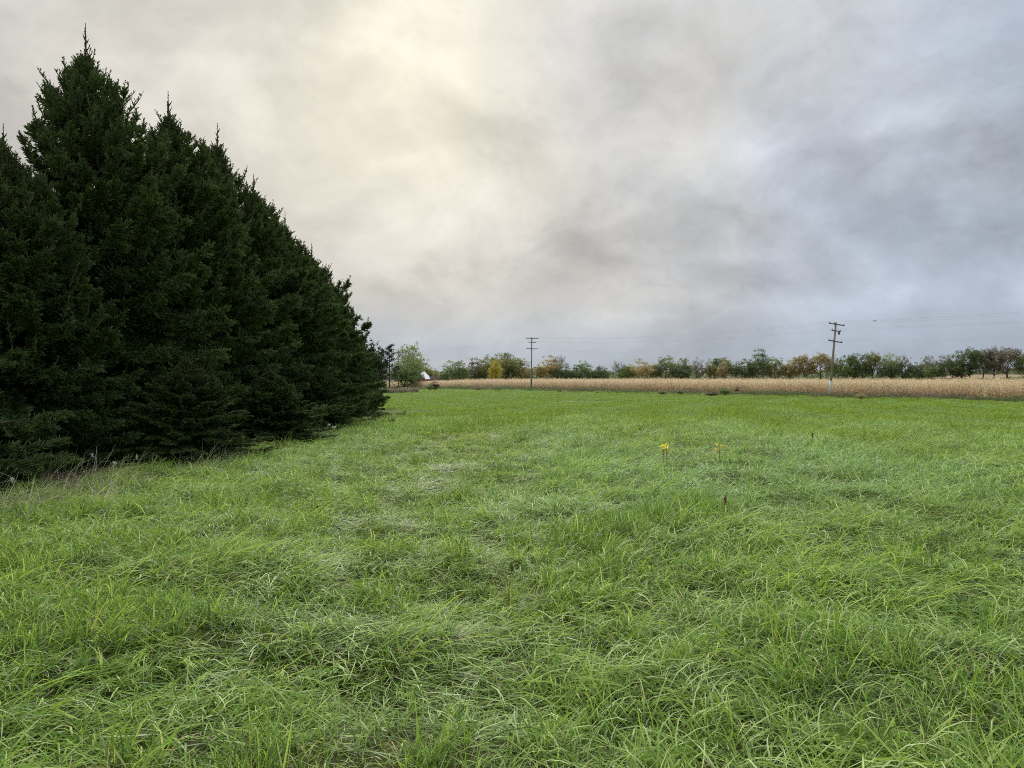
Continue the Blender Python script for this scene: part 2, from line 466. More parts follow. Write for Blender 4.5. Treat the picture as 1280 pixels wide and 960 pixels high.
# ------------------------------------------------------------------ geometry-node scatter for uncountable growth
LIB = {}
def library(name, meshes, mat):
    c = bpy.data.collections.new(name)
    for i, me in enumerate(meshes):
        me.materials.append(mat)
        o = bpy.data.objects.new('%s_source_%02d' % (name, i), me); c.objects.link(o)
    return c
def scatter(name, label, cat, P, rot, scl, idx, tint, coll, zs=None):
    me = bpy.data.meshes.new(name); n = len(P)
    me.vertices.add(n); me.vertices.foreach_set('co', np.asarray(P, np.float32).ravel())
    a = me.attributes.new('rot', 'FLOAT_VECTOR', 'POINT'); a.data.foreach_set('vector', np.asarray(rot, np.float32).ravel())
    sc = np.stack([scl, scl, scl if zs is None else zs], -1)
    a = me.attributes.new('scl', 'FLOAT_VECTOR', 'POINT'); a.data.foreach_set('vector', sc.astype(np.float32).ravel())
    a = me.attributes.new('idx', 'INT', 'POINT'); a.data.foreach_set('value', np.asarray(idx, np.int32))
    a = me.attributes.new('tint', 'FLOAT', 'POINT'); a.data.foreach_set('value', np.asarray(tint, np.float32))
    o = link(name, me); tag(o, label, cat, kind='stuff')
    ng = bpy.data.node_groups.new(name + '_scatter', 'GeometryNodeTree')
    ng.interface.new_socket('Geometry', in_out='INPUT', socket_type='NodeSocketGeometry')
    ng.interface.new_socket('Geometry', in_out='OUTPUT', socket_type='NodeSocketGeometry')
    N = ng.nodes; L = ng.links
    gi = N.new('NodeGroupInput'); go = N.new('NodeGroupOutput')
    iop = N.new('GeometryNodeInstanceOnPoints'); ci = N.new('GeometryNodeCollectionInfo')
    ci.inputs[0].default_value = coll; ci.inputs[1].default_value = True; ci.inputs[2].default_value = True
    def na(nm, t):
        q = N.new('GeometryNodeInputNamedAttribute'); q.data_type = t; q.inputs[0].default_value = nm; return q.outputs[0]
    L.new(gi.outputs[0], iop.inputs['Points']); L.new(ci.outputs[0], iop.inputs['Instance'])
    iop.inputs['Pick Instance'].default_value = True
    L.new(na('idx', 'INT'), iop.inputs['Instance Index'])
    L.new(na('scl', 'FLOAT_VECTOR'), iop.inputs['Scale'])
    e2r = N.new('FunctionNodeEulerToRotation'); L.new(na('rot', 'FLOAT_VECTOR'), e2r.inputs[0])
    L.new(e2r.outputs[0], iop.inputs['Rotation'])
    L.new(iop.outputs[0], go.inputs[0])
    md = o.modifiers.new('scatter', 'NODES'); md.node_group = ng
    return o

def blades(r, n, radius, length, lsd, e0, esd, az, azsd, curl, csd, width, tone_lo=0.0, tone_hi=0.92, straw=0.05, z0=0.0, K=4):
    """arching strips; returns verts, quads, tris, tone, along"""
    a = r.uniform(0, 2 * np.pi, n); q = radius * np.sqrt(r.uniform(0, 1, n))
    bx = q * np.cos(a); by = q * np.sin(a); bz = r.uniform(0, 1, n) * z0
    L = np.clip(r.normal(length, lsd, n), 0.25 * length, 2 * length)
    E = np.radians(r.normal(e0, esd, n)); A = np.radians(r.normal(az, azsd, n)) if azsd < 170 else r.uniform(0, 2 * np.pi, n)
    C = np.radians(np.abs(r.normal(curl, csd, n))); D = np.radians(r.normal(0, 22, n))   # sideways drift
    Wd = width * r.uniform(0.6, 1.35, n)
    tw = r.uniform(-0.9, 0.9, n)
    ts = np.linspace(0, 1, K + 1)
    P = np.zeros((n, K + 1, 3)); p = np.stack([bx, by, bz], -1); P[:, 0] = p
    Vv = np.zeros((n, 2 * K + 1, 3)); al = np.zeros((n, 2 * K + 1))
    kink = r.uniform(0, 1, n) < 0.12
    for k in range(K + 1):
        t = ts[k]
        el = E - C * t ** 1.2 - np.where(kink & (t > 0.5), 1.0, 0.0); azk = A + D * t
        d = np.stack([np.cos(el) * np.cos(azk), np.cos(el) * np.sin(azk), np.sin(el)], -1)
        if k > 0:
            p = p + d * (L / K)[:, None]
            p[:, 2] = np.maximum(p[:, 2], 0.006 + 0.01 * r.uniform(0, 1, n))
        P[:, k] = p
        side = np.stack([-np.sin(azk), np.cos(azk), np.zeros(n)], -1)
        nrm = np.cross(d, side)
        s = side * np.cos(tw * (0.3 + t))[:, None] + nrm * np.sin(tw * (0.3 + t))[:, None]
        w = Wd * (0.75 + 0.5 * t - 1.05 * t * t) * 0.5
        if k < K:
            Vv[:, 2 * k] = p - s * w[:, None]; Vv[:, 2 * k + 1] = p + s * w[:, None]
            al[:, 2 * k] = t; al[:, 2 * k + 1] = t
        else:
            Vv[:, 2 * K] = p; al[:, 2 * K] = 1
    base = np.arange(n)[:, None] * (2 * K + 1)
    Q = []
    for k in range(K - 1):
        Q.append(np.stack([base[:, 0] + 2 * k, base[:, 0] + 2 * k + 1, base[:, 0] + 2 * k + 3, base[:, 0] + 2 * k + 2], -1))
    Q = np.concatenate(Q)
    T = np.stack([base[:, 0] + 2 * K - 2, base[:, 0] + 2 * K - 1, base[:, 0] + 2 * K], -1)
    tone = r.uniform(tone_lo, tone_hi * 0.97, n)
    tone = np.where(r.uniform(0, 1, n) < straw, r.uniform(0.93, 1, n), tone)
    return Vv.reshape(-1, 3), Q, T, np.repeat(tone, 2 * K + 1), al.ravel()
def join(parts):
    V = []; Q = []; T = []; a = []; l = []; o = 0
    for v, q, t, x, y in parts:
        V.append(v); Q.append(q + o); T.append(t + o); a.append(x); l.append(y); o += len(v)
    return np.concatenate(V), np.concatenate(Q), np.concatenate(T), np.concatenate(a), np.concatenate(l)
def tuft_mesh(name, parts):
    V, Q, T, tn, al = join(parts)
    return mesh_np(name, V, Q, T, {'tone': tn, 'along': al})

def build_grass():
    r = np.random.default_rng(21)
    near = []
    for i in range(8):     # leaning tufts of broad leaves
        near.append(tuft_mesh('tuft', [
            blades(r, 13, .10, .27, .08, 52, 18, 0, 60, 78, 32, .0095, .1, straw=.015),
            blades(r, 7, .12, .20, .06, 20, 14, 0, 180, 25, 25, .0080, .1, .92, straw=.06, z0=.05),
            blades(r, 4, .09, .12, .04, 65, 16, 0, 180, 30, 15, .006, 0, .4)]))
    for i in range(3):     # upright tufts
        near.append(tuft_mesh('tuft', [
            blades(r, 14, .09, .23, .06, 72, 12, 0, 180, 55, 28, .0078, 0, .85, straw=.02),
            blades(r, 6, .10, .18, .06, 35, 15, 0, 180, 30, 20, .007, .2, .92, straw=.06, z0=.03)]))
    for i in range(3):     # lodged mats of long leaves
        near.append(tuft_mesh('tuft', [
            blades(r, 15, .13, .36, .08, 38, 14, 0, 30, 68, 22, .0100, .3, .92, straw=.02, z0=.05),
            blades(r, 6, .14, .20, .06, 8, 10, 0, 180, 10, 14, .008, .1, .9, straw=.15, z0=.06)]))
    for i in range(3):     # thatch with dry blades
        near.append(tuft_mesh('tuft', [
            blades(r, 11, .13, .20, .06, 12, 14, 0, 180, 22, 20, .007, .3, .92, straw=.35, z0=.05),
            blades(r, 8, .1, .18, .05, 58, 18, 0, 180, 55, 25, .007, 0, .9)]))
    lib = library('grass_tufts', near, M_GRASS)
    far = []
    for i in range(6):
        far.append(tuft_mesh('tuft', [
            blades(r, 60, .34, .27, .07, 62, 14, 0, 50, 45, 22, .010, 0, .92, straw=.04, K=3),
            blades(r, 24, .36, .20, .05, 30, 14, 0, 180, 30, 18, .010, 0, .92, straw=.08, K=3)]))
    libf = library('grass_clumps', far, M_GRASSF)

    def field(N, r0, r1, expo, cap_r):
        # density ~ r^-expo, flattened inside cap_r
        rs = np.linspace(r0, r1, 4000); w = rs * np.maximum(rs, cap_r) ** (-expo); cw = np.cumsum(w); cw /= cw[-1]
        q = np.interp(r.uniform(0, 1, N), cw, rs); th = r.uniform(R(-44), R(44), N)
        x = q * np.sin(th) ; y = q * np.cos(th)
        x = x + r.uniform(-.6, .6, N)
        return x, y
    def keep(x, y, edge=0.0):
        c = corn_off(x, y)
        row = (x < -7.1 + 0.5 * PATCH(x * 1.3, y * 1.3)) & (x > -13) & (y < 47.5)
        return (c < edge) & (~row) & (x > -13 - sst(45, 60, y) * 400) & (y > 1.2)
    def props(x, y):
        n = len(x)
        fl = FLOW(x, y) * 1.5 + 0.35 + 0.25 * PATCH(x * .7, y * .7)
        rot = np.zeros((n, 3)); rot[:, 2] = fl + r.normal(0, 1.0, n)
        rot[:, 0] = r.normal(0, .10, n); rot[:, 1] = r.normal(0, .10, n)
        # broad swaths left by the mower, sweeping parallel to the spruce row and curving to the right
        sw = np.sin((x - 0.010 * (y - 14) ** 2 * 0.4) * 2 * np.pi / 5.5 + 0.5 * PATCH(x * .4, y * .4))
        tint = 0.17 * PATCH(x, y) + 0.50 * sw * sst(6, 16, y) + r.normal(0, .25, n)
        # silvery sheen painted in as a pale bluish band across the right middle, yellow green far off
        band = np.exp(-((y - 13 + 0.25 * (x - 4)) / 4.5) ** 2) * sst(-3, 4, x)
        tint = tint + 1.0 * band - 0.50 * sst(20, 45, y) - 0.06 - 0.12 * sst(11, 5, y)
        hgt = 0.84 + 0.38 * TUFTN(x, y) + 0.17 * sw
        return rot, np.clip(hgt, .30, 1.5), np.clip(tint, -1, 1)
    # near
    x, y = field(44000, 1.6, 34, 1.05, 7.0)
    k = keep(x, y); x, y = x[k], y[k]
    rot, h, tint = props(x, y); n = len(x)
    rad = np.hypot(x, y)
    typ = PATCH(x * 2.1 + 40, y * 2.1) + r.normal(0, .6, n)
    idx = np.where(typ > .9, r.integers(11, 14, n), np.where(typ < -1.0, r.integers(8, 11, n), r.integers(0, 8, n)))
    idx = np.where(r.uniform(0, 1, n) < .12, r.integers(14, 17, n), idx)
    s = (0.86 + 0.010 * rad) * r.uniform(.8, 1.2, n)
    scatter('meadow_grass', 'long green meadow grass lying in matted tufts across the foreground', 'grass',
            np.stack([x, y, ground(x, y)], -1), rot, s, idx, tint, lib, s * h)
    # far
    x, y = field(52000, 24, 255, 1.55, 24)
    k = keep(x, y, 1.0); x, y = x[k], y[k]
    rot, h, tint = props(x, y); n = len(x); rad = np.hypot(x, y)
    s = (0.85 + rad * 0.0045) * r.uniform(.8, 1.25, n)
    c = corn_off(x, y)
    rough = sst(-16, -6, c) * (y > 60)
    tint = np.clip(tint + rough * .7 * PATCH(x * .2, y * .2), -1, 1)
    hh = np.clip((0.75 + (.22 + .25 * rough) * PATCH(x * .5, y * .5)) + .15 * rough, .45, 1.4) * r.uniform(.8, 1.15, n)
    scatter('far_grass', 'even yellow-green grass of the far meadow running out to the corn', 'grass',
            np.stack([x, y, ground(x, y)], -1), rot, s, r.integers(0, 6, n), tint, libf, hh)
build_grass()

# ------------------------------------------------------------------ corn
def build_corn():
    r = np.random.default_rng(5)
    meshes = []
    for i in range(8):
        parts = []
        H = 2.05 + r.normal(0, .08)
        # stalk as crossed strips
        def strip(p0, p1, w, tone):
            p0 = np.array(p0); p1 = np.array(p1); out = []
            for ang in (0, math.pi / 2):
                s = np.array([math.cos(ang), math.sin(ang), 0]) * w / 2
                V = np.array([p0 - s, p0 + s, p1 + s * .5, p1 - s * .5])
                out.append((V, np.array([[0, 1, 2, 3]]), np.zeros((0, 3), int), np.full(4, tone), np.array([0, 0, 1, 1.])))
            return out
        bend = r.normal(0, .08, 2)
        parts += strip((0, 0, 0), (bend[0] * .5, bend[1] * .5, H * .55), .035, .35)
        parts += strip((bend[0] * .5, bend[1] * .5, H * .55), (bend[0], bend[1], H), .024, .5)
        nl = 11
        for k in range(nl):
            z = .35 + (H - .45) * k / nl; a = (k % 2) * 180 + r.normal(0, 35) + i * 50
            fold = r.uniform() < .55
            v, q, t, tn, al = blades(r, 1, .01, .62, .12, 62, 10, a, 10, 150 if fold else 95, 25, .075, .2, 1.0, straw=.0, K=5)
            v = v.copy(); v[:, 2] += z * 1.0
            v[:, 2] = np.maximum(v[:, 2], .1)
            parts.append((v, q, t, tn, al))
        # ear hanging in its husk
        v, q, t, tn, al = blades(r, 3, .02, .24, .02, 50, 10, r.uniform(0, 360), 25, 110, 20, .09, .75, 1.0, straw=0, K=3)
        v = v.copy(); v[:, 2] += H * .48; parts.append((v, q, t, np.full(len(v), .95), al))
        # tassel
        v, q, t, tn, al = blades(r, 6, .01, .24, .04, 68, 14, 0, 180, 35, 15, .014, .3, .7, straw=0, K=2)
        v = v.copy(); v[:, 0] += bend[0]; v[:, 1] += bend[1]; v[:, 2] += H - .03; parts.append((v, q, t, tn, al))
        meshes.append(tuft_mesh('corn_plant', parts))
    lib = library('corn_plants', meshes, M_CORN)
    # rows parallel to the field edge
    ux, uy = -0.593 / 1.1626, 1 / 1.1626          # along the edge, away from the viewer
    nx, ny = 1 / 1.1626, 0.593 / 1.1626           # into the field
    ox, oy = 98.7 - 0.593 * 60, 60.0
    P = []
    for row in range(60):
        off = 0.4 + row * .76 if row < 16 else 12.2 + (row - 16) * 2.4
        step = .19 if row < 8 else (.4 if row < 16 else .9)
        t = np.arange(-34, 290, step); t = t + r.normal(0, .06, len(t))
        jx = r.normal(0, .07, len(t)) + .12 * np.sin(t * .9 + row)
        if row == 0: t, jx = t[::2], jx[::2]
        x = ox + ux * t + nx * (off + jx); y = oy + uy * t + ny * (off + jx)
        P.append(np.stack([x, y], -1))
    P = np.concatenate(P); x, y = P[:, 0], P[:, 1]; n = len(x)
    ang = np.abs(x / np.maximum(y, 1)) < 0.95
    x, y = x[ang], y[ang]; n = len(x)
    rot = np.stack([r.normal(0, .06, n), r.normal(0, .06, n), r.uniform(0, 6.28, n)], -1)
    bad = r.uniform(0, 1, n) < .03; rot[bad, 0] += r.normal(0, .5, bad.sum())
    s = r.normal(1.0, .085, n) + .035 * PATCH(x * .6, y * .6)
    scatter('cornfield', 'field of dry tan corn stalks standing in rows beyond the meadow', 'cornfield',
            np.stack([x, y, ground(x, y)], -1), rot, s, r.integers(0, 8, n), r.uniform(-1, 1, n), lib)
build_corn()

# ------------------------------------------------------------------ weeds along the field edge
def build_weeds():
    r = np.random.default_rng(11)
    ms = []
    for i in range(6):
        parts = [blades(r, 40, .35, .38, .12, 68, 16, 0, 180, 40, 25, .022, 0, 1, straw=0, K=3),
                 blades(r, 70, .35, .10, .03, 20, 35, 0, 180, 30, 30, .05, .1, 1, straw=0, z0=.42, K=2)]
        ms.append(tuft_mesh('weed', parts))
    lib = library('weed_clumps', ms, M_WEED)
    n = 9000
    t = r.uniform(-30, 250, n); o = -np.abs(r.normal(0, 1.8, n)) * (1.0 + t * .012) - r.uniform(-.3, .6, n)
    deep = r.uniform(0, 1, n) < .42; o = np.where(deep, r.uniform(-13, -1, n), o)
    ux, uy = -0.593 / 1.1626, 1 / 1.1626; nx, ny = 1 / 1.1626, 0.593 / 1.1626
    x = 98.7 - 0.593 * 60 + ux * t + nx * o; y = 60 + uy * t + ny * o
    k = r.uniform(0, 1, n) < np.where(deep, (PATCH(x * .35, y * .35) > .0) * sst(40, 130, t), 1.0)
    x, y, o = x[k], y[k], o[k]; n = len(x)
    s = r.uniform(.7, 1.6, n) * (0.95 + .3 * np.clip(PATCH(x * .5, y * .5), -1, 1)) * np.where(o < -5, 1.0, 1)
    rot = np.stack([r.normal(0, .1, n), r.normal(0, .1, n), r.uniform(0, 6.28, n)], -1)
    tint = np.clip(PATCH(x * .25 + 9, y * .25) * .5 + r.normal(-.15, .3, n), -1, 1)
    scatter('field_edge_weeds', 'rough green and brown weeds fringing the foot of the corn', 'weeds',
            np.stack([x, y, ground(x, y)], -1), rot, s, r.integers(0, 6, n), tint, lib)
    # brown dead growth on the low bank at the left
    n = 900
    Y = r.uniform(118, 150, n); px = r.uniform(452, 521, n); x = at(px, Y)
    k = np.abs((Y - 133) / 15) + np.abs((px - 484) / 40) * .6 < 1.1
    x, Y = x[k], Y[k]; n = len(x)
    rot = np.stack([r.normal(0, .1, n), r.normal(0, .1, n), r.uniform(0, 6.28, n)], -1)
    scatter('dead_weeds', 'grey-brown dead weeds on the low bank beyond the end of the spruces', 'weeds',
            np.stack([x, Y, ground(x, Y)], -1), rot, r.uniform(.9, 1.7, n), r.integers(0, 6, n), r.uniform(.25, 1, n), lib)
build_weeds()

# ------------------------------------------------------------------ spruces
def prisms(r, P, D, L, W, tn, out_v, out_t):
    """needle-clad twiglets: two crossed blunt strips each"""
    n = len(P)
    if n == 0: return
    ref = r.normal(0, 1, (n, 3)); a = np.cross(D, ref); a /= np.linalg.norm(a, axis=1)[:, None] + 1e-9
    b_ = np.cross(D, a); L = np.asarray(L)[:, None]; w = np.asarray(W)[:, None] * .5
    for q in (a, b_):
        lo = P + D * L * .05; hi = P + D * L * .72; end = P + D * L
        out_v.append(np.stack([lo - q * w, lo + q * w, hi + q * w * .9, hi - q * w * .9], 1).reshape(-1, 3)); out_t.append(np.repeat(tn, 4))
        out_v.append(np.stack([hi - q * w * .9, hi + q * w * .9, end + q * w * .12, end - q * w * .12], 1).reshape(-1, 3)); out_t.append(np.repeat(np.clip(tn + .25, 0, 1), 4))
def unit(d): return d / (np.linalg.norm(d, axis=-1, keepdims=True) + 1e-9)
def spray_mesh(seed):
    """one side shoot, 1 unit long along +X: an axis with alternating finger-like twiglets"""
    r = np.random.default_rng(seed); v = []; t = []
    nt = 17
    u = np.linspace(.06, .98, nt) + r.normal(0, .02, nt); th = np.arange(nt) * 2.4 + r.normal(0, .4, nt)
    flat = np.where(np.arange(nt) % 3 == 0, .9, .45)       # mostly sideways, some up and down
    P = np.stack([u, np.zeros(nt), -.10 * u * u], -1)
    ang = np.radians(r.uniform(38, 58, nt)) * (1.1 - .5 * u)
    sy = np.cos(th); sy = np.sign(sy) * np.abs(sy) ** .5; sz = np.sin(th) * flat
    D = unit(np.stack([np.cos(ang), np.sin(ang) * sy, np.sin(ang) * sz], -1))
    L = (.46 * (1.1 - u) + .17) * r.uniform(.7, 1.3, nt)
    prisms(r, P, D, L, np.full(nt, .068), np.clip(r.normal(.42, .18, nt) + .25 * u, 0, 1), v, t)
    # hanging twiglets
    k = 4; u = r.uniform(.15, .8, k); P = np.stack([u, r.normal(0, .05, k), -.1 * u * u], -1)
    D = unit(np.stack([r.uniform(.2, .8, k), r.normal(0, .4, k), np.full(k, -.9)], -1))
    prisms(r, P, D, r.uniform(.25, .42, k), np.full(k, .065), r.uniform(.05, .35, k), v, t)
    # axis
    P = np.array([[0, 0, 0.], [.33, 0, -.01], [.66, 0, -.045]]); D = unit(np.array([[1, 0, -.02], [1, 0, -.06], [1, 0, -.08]]))
    prisms(r, P, D, np.array([.4, .4, .42]), np.full(3, .085), np.array([.25, .45, .7]), v, t)
    V = np.concatenate(v)
    return mesh_np('spray', V, np.arange(len(V)).reshape(-1, 4), None, {'tone': np.concatenate(t)})
SPRAY = library('needle_sprays', [spray_mesh(300 + i) for i in range(7)], M_SPRUCE)
def crown_group():
    ng = bpy.data.node_groups.new('crown_scatter', 'GeometryNodeTree')
    ng.interface.new_socket('Geometry', in_out='INPUT', socket_type='NodeSocketGeometry')
    ng.interface.new_socket('Geometry', in_out='OUTPUT', socket_type='NodeSocketGeometry')
    N = ng.nodes; L = ng.links
    gi = N.new('NodeGroupInput'); go = N.new('NodeGroupOutput'); jn = N.new('GeometryNodeJoinGeometry')
    iop = N.new('GeometryNodeInstanceOnPoints'); ci = N.new('GeometryNodeCollectionInfo')
    ci.inputs[0].default_value = SPRAY; ci.inputs[1].default_value = True; ci.inputs[2].default_value = True
    def na(nm, t):
        q = N.new('GeometryNodeInputNamedAttribute'); q.data_type = t; q.inputs[0].default_value = nm; return q.outputs[0]
    L.new(gi.outputs[0], iop.inputs['Points']); L.new(ci.outputs[0], iop.inputs['Instance'])
    iop.inputs['Pick Instance'].default_value = True
    L.new(na('sel', 'BOOLEAN'), iop.inputs['Selection'])
    L.new(na('idx', 'INT'), iop.inputs['Instance Index'])
    L.new(na('scl', 'FLOAT_VECTOR'), iop.inputs['Scale'])
    e2r = N.new('FunctionNodeEulerToRotation'); L.new(na('rot', 'FLOAT_VECTOR'), e2r.inputs[0])
    L.new(e2r.outputs[0], iop.inputs['Rotation'])
    L.new(gi.outputs[0], jn.inputs[0]); L.new(iop.outputs[0], jn.inputs[0]); L.new(jn.outputs[0], go.inputs[0])
    return ng
CROWN_NG = crown_group()
def spruce_meshes(seed, H, Rm, nbr, density, expo=.58, big=1.0):
    """crown point-and-shoot mesh, wood mesh"""
    r = np.random.default_rng(seed)
    V = []; tone = []; IP = []; IR = []; IS = []; IT = []
    wood = MB()
    lean = r.normal(0, .010, 2)
    tr = [(lean[0] * z, lean[1] * z, z) for z in np.linspace(-.25, H - .3, 9)]
    wood.tube(tr, [max(.012, .13 * (1 - max(0, p[2]) / H) ** .9 + .006) for p in tr], 7)
    def elems(P, D, L, W, tn): prisms(r, P, D, L, W, tn, V, tone)
    def sprays(P, D, L, tn):
        n = len(P)
        if n == 0: return
        D = unit(D); y = unit(np.cross(np.array([0, 0, 1.0]), D)); z = np.cross(D, y)
        roll = r.normal(0, .45, n)[:, None]; y2 = y * np.cos(roll) + z * np.sin(roll); z2 = np.cross(D, y2)
        IR.append(np.stack([np.arctan2(y2[:, 2], z2[:, 2]), -np.arcsin(np.clip(D[:, 2], -1, 1)), np.arctan2(D[:, 1], D[:, 0])], -1))
        IP.append(P); IS.append(L); IT.append(tn)
    for i in range(nbr):
        s = 1 - (1 - (i + r.uniform(0, 1)) / nbr) ** .86
        s = min(s, .985)
        h = .15 + s * (H - 1.25)
        wh = .34 + .12 * math.sin(seed); h = h * .45 + .55 * (round(h / wh + .15 * math.sin(i * .7)) * wh); s = min(.985, max(0, (h - .15) / (H - 1.25)))
        az_ = i * 2.39996 + r.normal(0, .35)
        prof = (1 - s) ** expo * min(1, (1 - s) / .22) ** .5
        prof *= 1 + .26 * (1 - s) ** 4
        lobe = 1 + .14 * math.sin(az_ * 2 + seed + s * 3) + .10 * math.sin(az_ * 3 - s * 7 + seed * 2)
        L = Rm * prof * lobe * r.uniform(.66, 1.18) + .16
        e0 = R(-8 + 30 * s + 44 * max(0, s - .5) / .5 + r.normal(0, 7))
        K = 7
        up = R(30 + 20 * s) if s > .35 else R(20)
        droop = R(24) * (1 - s)
        p = np.array([lean[0] * h, lean[1] * h, h]); pts = [p.copy()]; dirs = []
        azk = az_
        for k in range(K):
            u = (k + .5) / K
            el = e0 - droop * math.sin(u * math.pi) + up * u * u
            azk += r.normal(0, .05)
            d = np.array([math.cos(el) * math.cos(azk), math.cos(el) * math.sin(azk), math.sin(el)])
            p = p + d * L / K; pts.append(p.copy()); dirs.append(d)
        pts = np.array(pts); dirs = np.array(dirs + [dirs[-1]])
        if i % 2 == 0 or s > .7:
            wood.tube([pts[0], pts[3], pts[5], pts[7]], [max(.005, .010 * L), max(.004, .006 * L), max(.003, .004 * L), .003], 4, False)
        thin = 1.15 - 1.08 * max(0, (s - .52) / .48)
        ns = max(4, int(L * density * thin))
        us = r.uniform(.10, 1.0, ns) ** .8 if L > .8 else r.uniform(.1, 1, ns)
        us[0] = .985; us[1] = .93
        f = us * K; i0 = np.minimum(f.astype(int), K - 1); fr = (f - i0)[:, None]
        Pp = pts[i0] * (1 - fr) + pts[i0 + 1] * fr; Dd = dirs[i0]
        side = unit(np.cross(Dd, [0, 0, 1.0])); upv = np.cross(side, Dd)
        sg = np.where(r.uniform(0, 1, ns) < .5, -1, 1)[:, None]
        ang = (r.uniform(.45, .95, ns) * np.where(np.arange(ns) < 2, .12, 1))[:, None]
        vert = r.normal(-.16 if s < .6 else .20, .30, ns)[:, None]
        d2 = Dd * np.cos(ang) + side * sg * np.sin(ang) + upv * vert
        l2 = (.17 + .24 * min(L, 2.2) / 2.2 * (1.10 - us)) * r.uniform(.75, 1.3, ns) * big + .05
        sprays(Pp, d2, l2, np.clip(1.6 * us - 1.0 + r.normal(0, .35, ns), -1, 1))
        if s > .58:     # open upper boughs: rows of upturned shoots
            for q in range(int(4 + 6 * s)):
                f_ = r.uniform(.3, 1) * K; i_ = min(int(f_), K - 1); b0 = pts[i_] + (pts[i_ + 1] - pts[i_]) * (f_ - i_)
                dd = unit(dirs[i_] * .55 + np.array([0, 0, .55]) + r.normal(0, .35, 3))
                shoot(r, wood, elems, b0, dd, r.uniform(.18, .46), .085)
        if r.uniform() < (.12 + .45 * s):
            b0 = pts[-1 - int(r.integers(0, 2))]; hh = r.uniform(.18, .40) + (.14 if s > .55 else 0)
            shoot(r, wood, elems, b0, unit(np.array([math.cos(azk) * .35, math.sin(azk) * .35, 1.0]) + r.normal(0, .12, 3)), hh, .11)
    # open top: whorls of long upswept shoots below a bare leader
    for k in range(22):
        t = (k + r.uniform(0, 1)) / 22; z = H - 1.0 - 1.25 * t; a = k * 2.4 + r.normal(0, .3); l = (.26 + .36 * t) * r.uniform(.75, 1.3)
        d = unit(np.array([math.cos(a), math.sin(a), r.uniform(.6, 1.4)]))
        shoot(r, wood, elems, np.array([lean[0] * z, lean[1] * z, z]), d, l, .10)
    for k in range(5):
        a = k * 1.3; z = H - .92 + r.uniform(0, .1); shoot(r, wood, elems, np.array([lean[0] * z, lean[1] * z, z]), unit(np.array([math.cos(a), math.sin(a), 1.5])), r.uniform(.2, .36), .04)
    zt = H - 1.05
    for k in range(9):
        z = H - .8 + .06 * k; shoot(r, wood, elems, np.array([lean[0] * z, lean[1] * z, z]), unit(np.array([math.cos(k * 2.2), math.sin(k * 2.2), 1.9])), r.uniform(.08, .2), .02)
    shoot(r, wood, elems, np.array([lean[0] * H, lean[1] * H, zt]), unit(np.array([.03 * math.sin(seed), .01, 1.0])), .98, .030, 1.7)
    # a few long shoots break the outline lower down
    for k in range(38):
        s = r.uniform(.25, .93); a = r.uniform(0, 6.28); rad_ = Rm * (1 - s) ** expo * .88
        b0 = np.array([math.cos(a) * rad_, math.sin(a) * rad_, .15 + s * (H - 1.25) + .15])
        shoot(r, wood, elems, b0, unit(np.array([math.cos(a) * .55, math.sin(a) * .55, 1.0]) + r.normal(0, .15, 3)), r.uniform(.4, .75), .12)
    Vf = np.concatenate(V); nf = len(Vf); IPc = np.concatenate(IP); ni = len(IPc)
    allv = np.concatenate([Vf, IPc])
    me = mesh_np('crown', allv, np.arange(nf).reshape(-1, 4), None, {'tone': np.concatenate(tone + [np.zeros(ni)])})
    z3 = np.zeros((nf, 3))
    a = me.attributes.new('rot', 'FLOAT_VECTOR', 'POINT'); a.data.foreach_set('vector', np.concatenate([z3, np.concatenate(IR)]).astype(np.float32).ravel())
    sc = np.repeat(np.concatenate([np.zeros(nf), np.concatenate(IS)])[:, None], 3, 1)
    a = me.attributes.new('scl', 'FLOAT_VECTOR', 'POINT'); a.data.foreach_set('vector', sc.astype(np.float32).ravel())
    a = me.attributes.new('idx', 'INT', 'POINT'); a.data.foreach_set('value', r.integers(0, 7, nf + ni).astype(np.int32))
    a = me.attributes.new('sel', 'BOOLEAN', 'POINT'); a.data.foreach_set('value', np.concatenate([np.zeros(nf, bool), np.ones(ni, bool)]))
    a = me.attributes.new('tint', 'FLOAT', 'POINT'); a.data.foreach_set('value', np.concatenate([np.zeros(nf)] + IT).astype(np.float32))
    me.materials.append(M_SPRUCE)
    return me, wood.mesh('trunk', M_BARKS, True), ni
def shoot(r, wood, elems, b0, d, l, spur, thick=1.0):
    q = b0 + d * l * .5 + np.array([0, 0, -.02 * l]); e_ = b0 + d * l + np.array([0, 0, .10 * l])
    wood.tube([b0, q, e_], [.009 * thick, .008 * thick, .005 * thick], 4, False)
    m_ = max(4, int(l / .035)); tt = r.uniform(.05, .95, m_)
    a4 = r.uniform(0, 6.28, m_)
    d4 = unit(np.stack([np.cos(a4), np.sin(a4), np.full(m_, .5)], -1) + d * .7)
    elems(b0 + (e_ - b0) * tt[:, None], d4, spur * (1.2 - tt) * r.uniform(.6, 1.3, m_) + .02, np.full(m_, .024), r.uniform(.3, .7, m_))
    elems(b0[None], d[None], np.array([l * .9]), np.array([.03 * thick]), np.array([.4]))
SPR = [spruce_meshes(31, 9.4, 2.95, 370, 17, .58), spruce_meshes(57, 9.4, 2.9, 370, 17, .58), spruce_meshes(83, 9.4, 2.8, 350, 17, .64),
       spruce_meshes(101, 8.0, 2.8, 270, 15, .60, 1.1), spruce_meshes(137, 8.0, 2.8, 270, 15, .54, 1.1)]
print('spruce sprays', [q[2] for q in SPR])
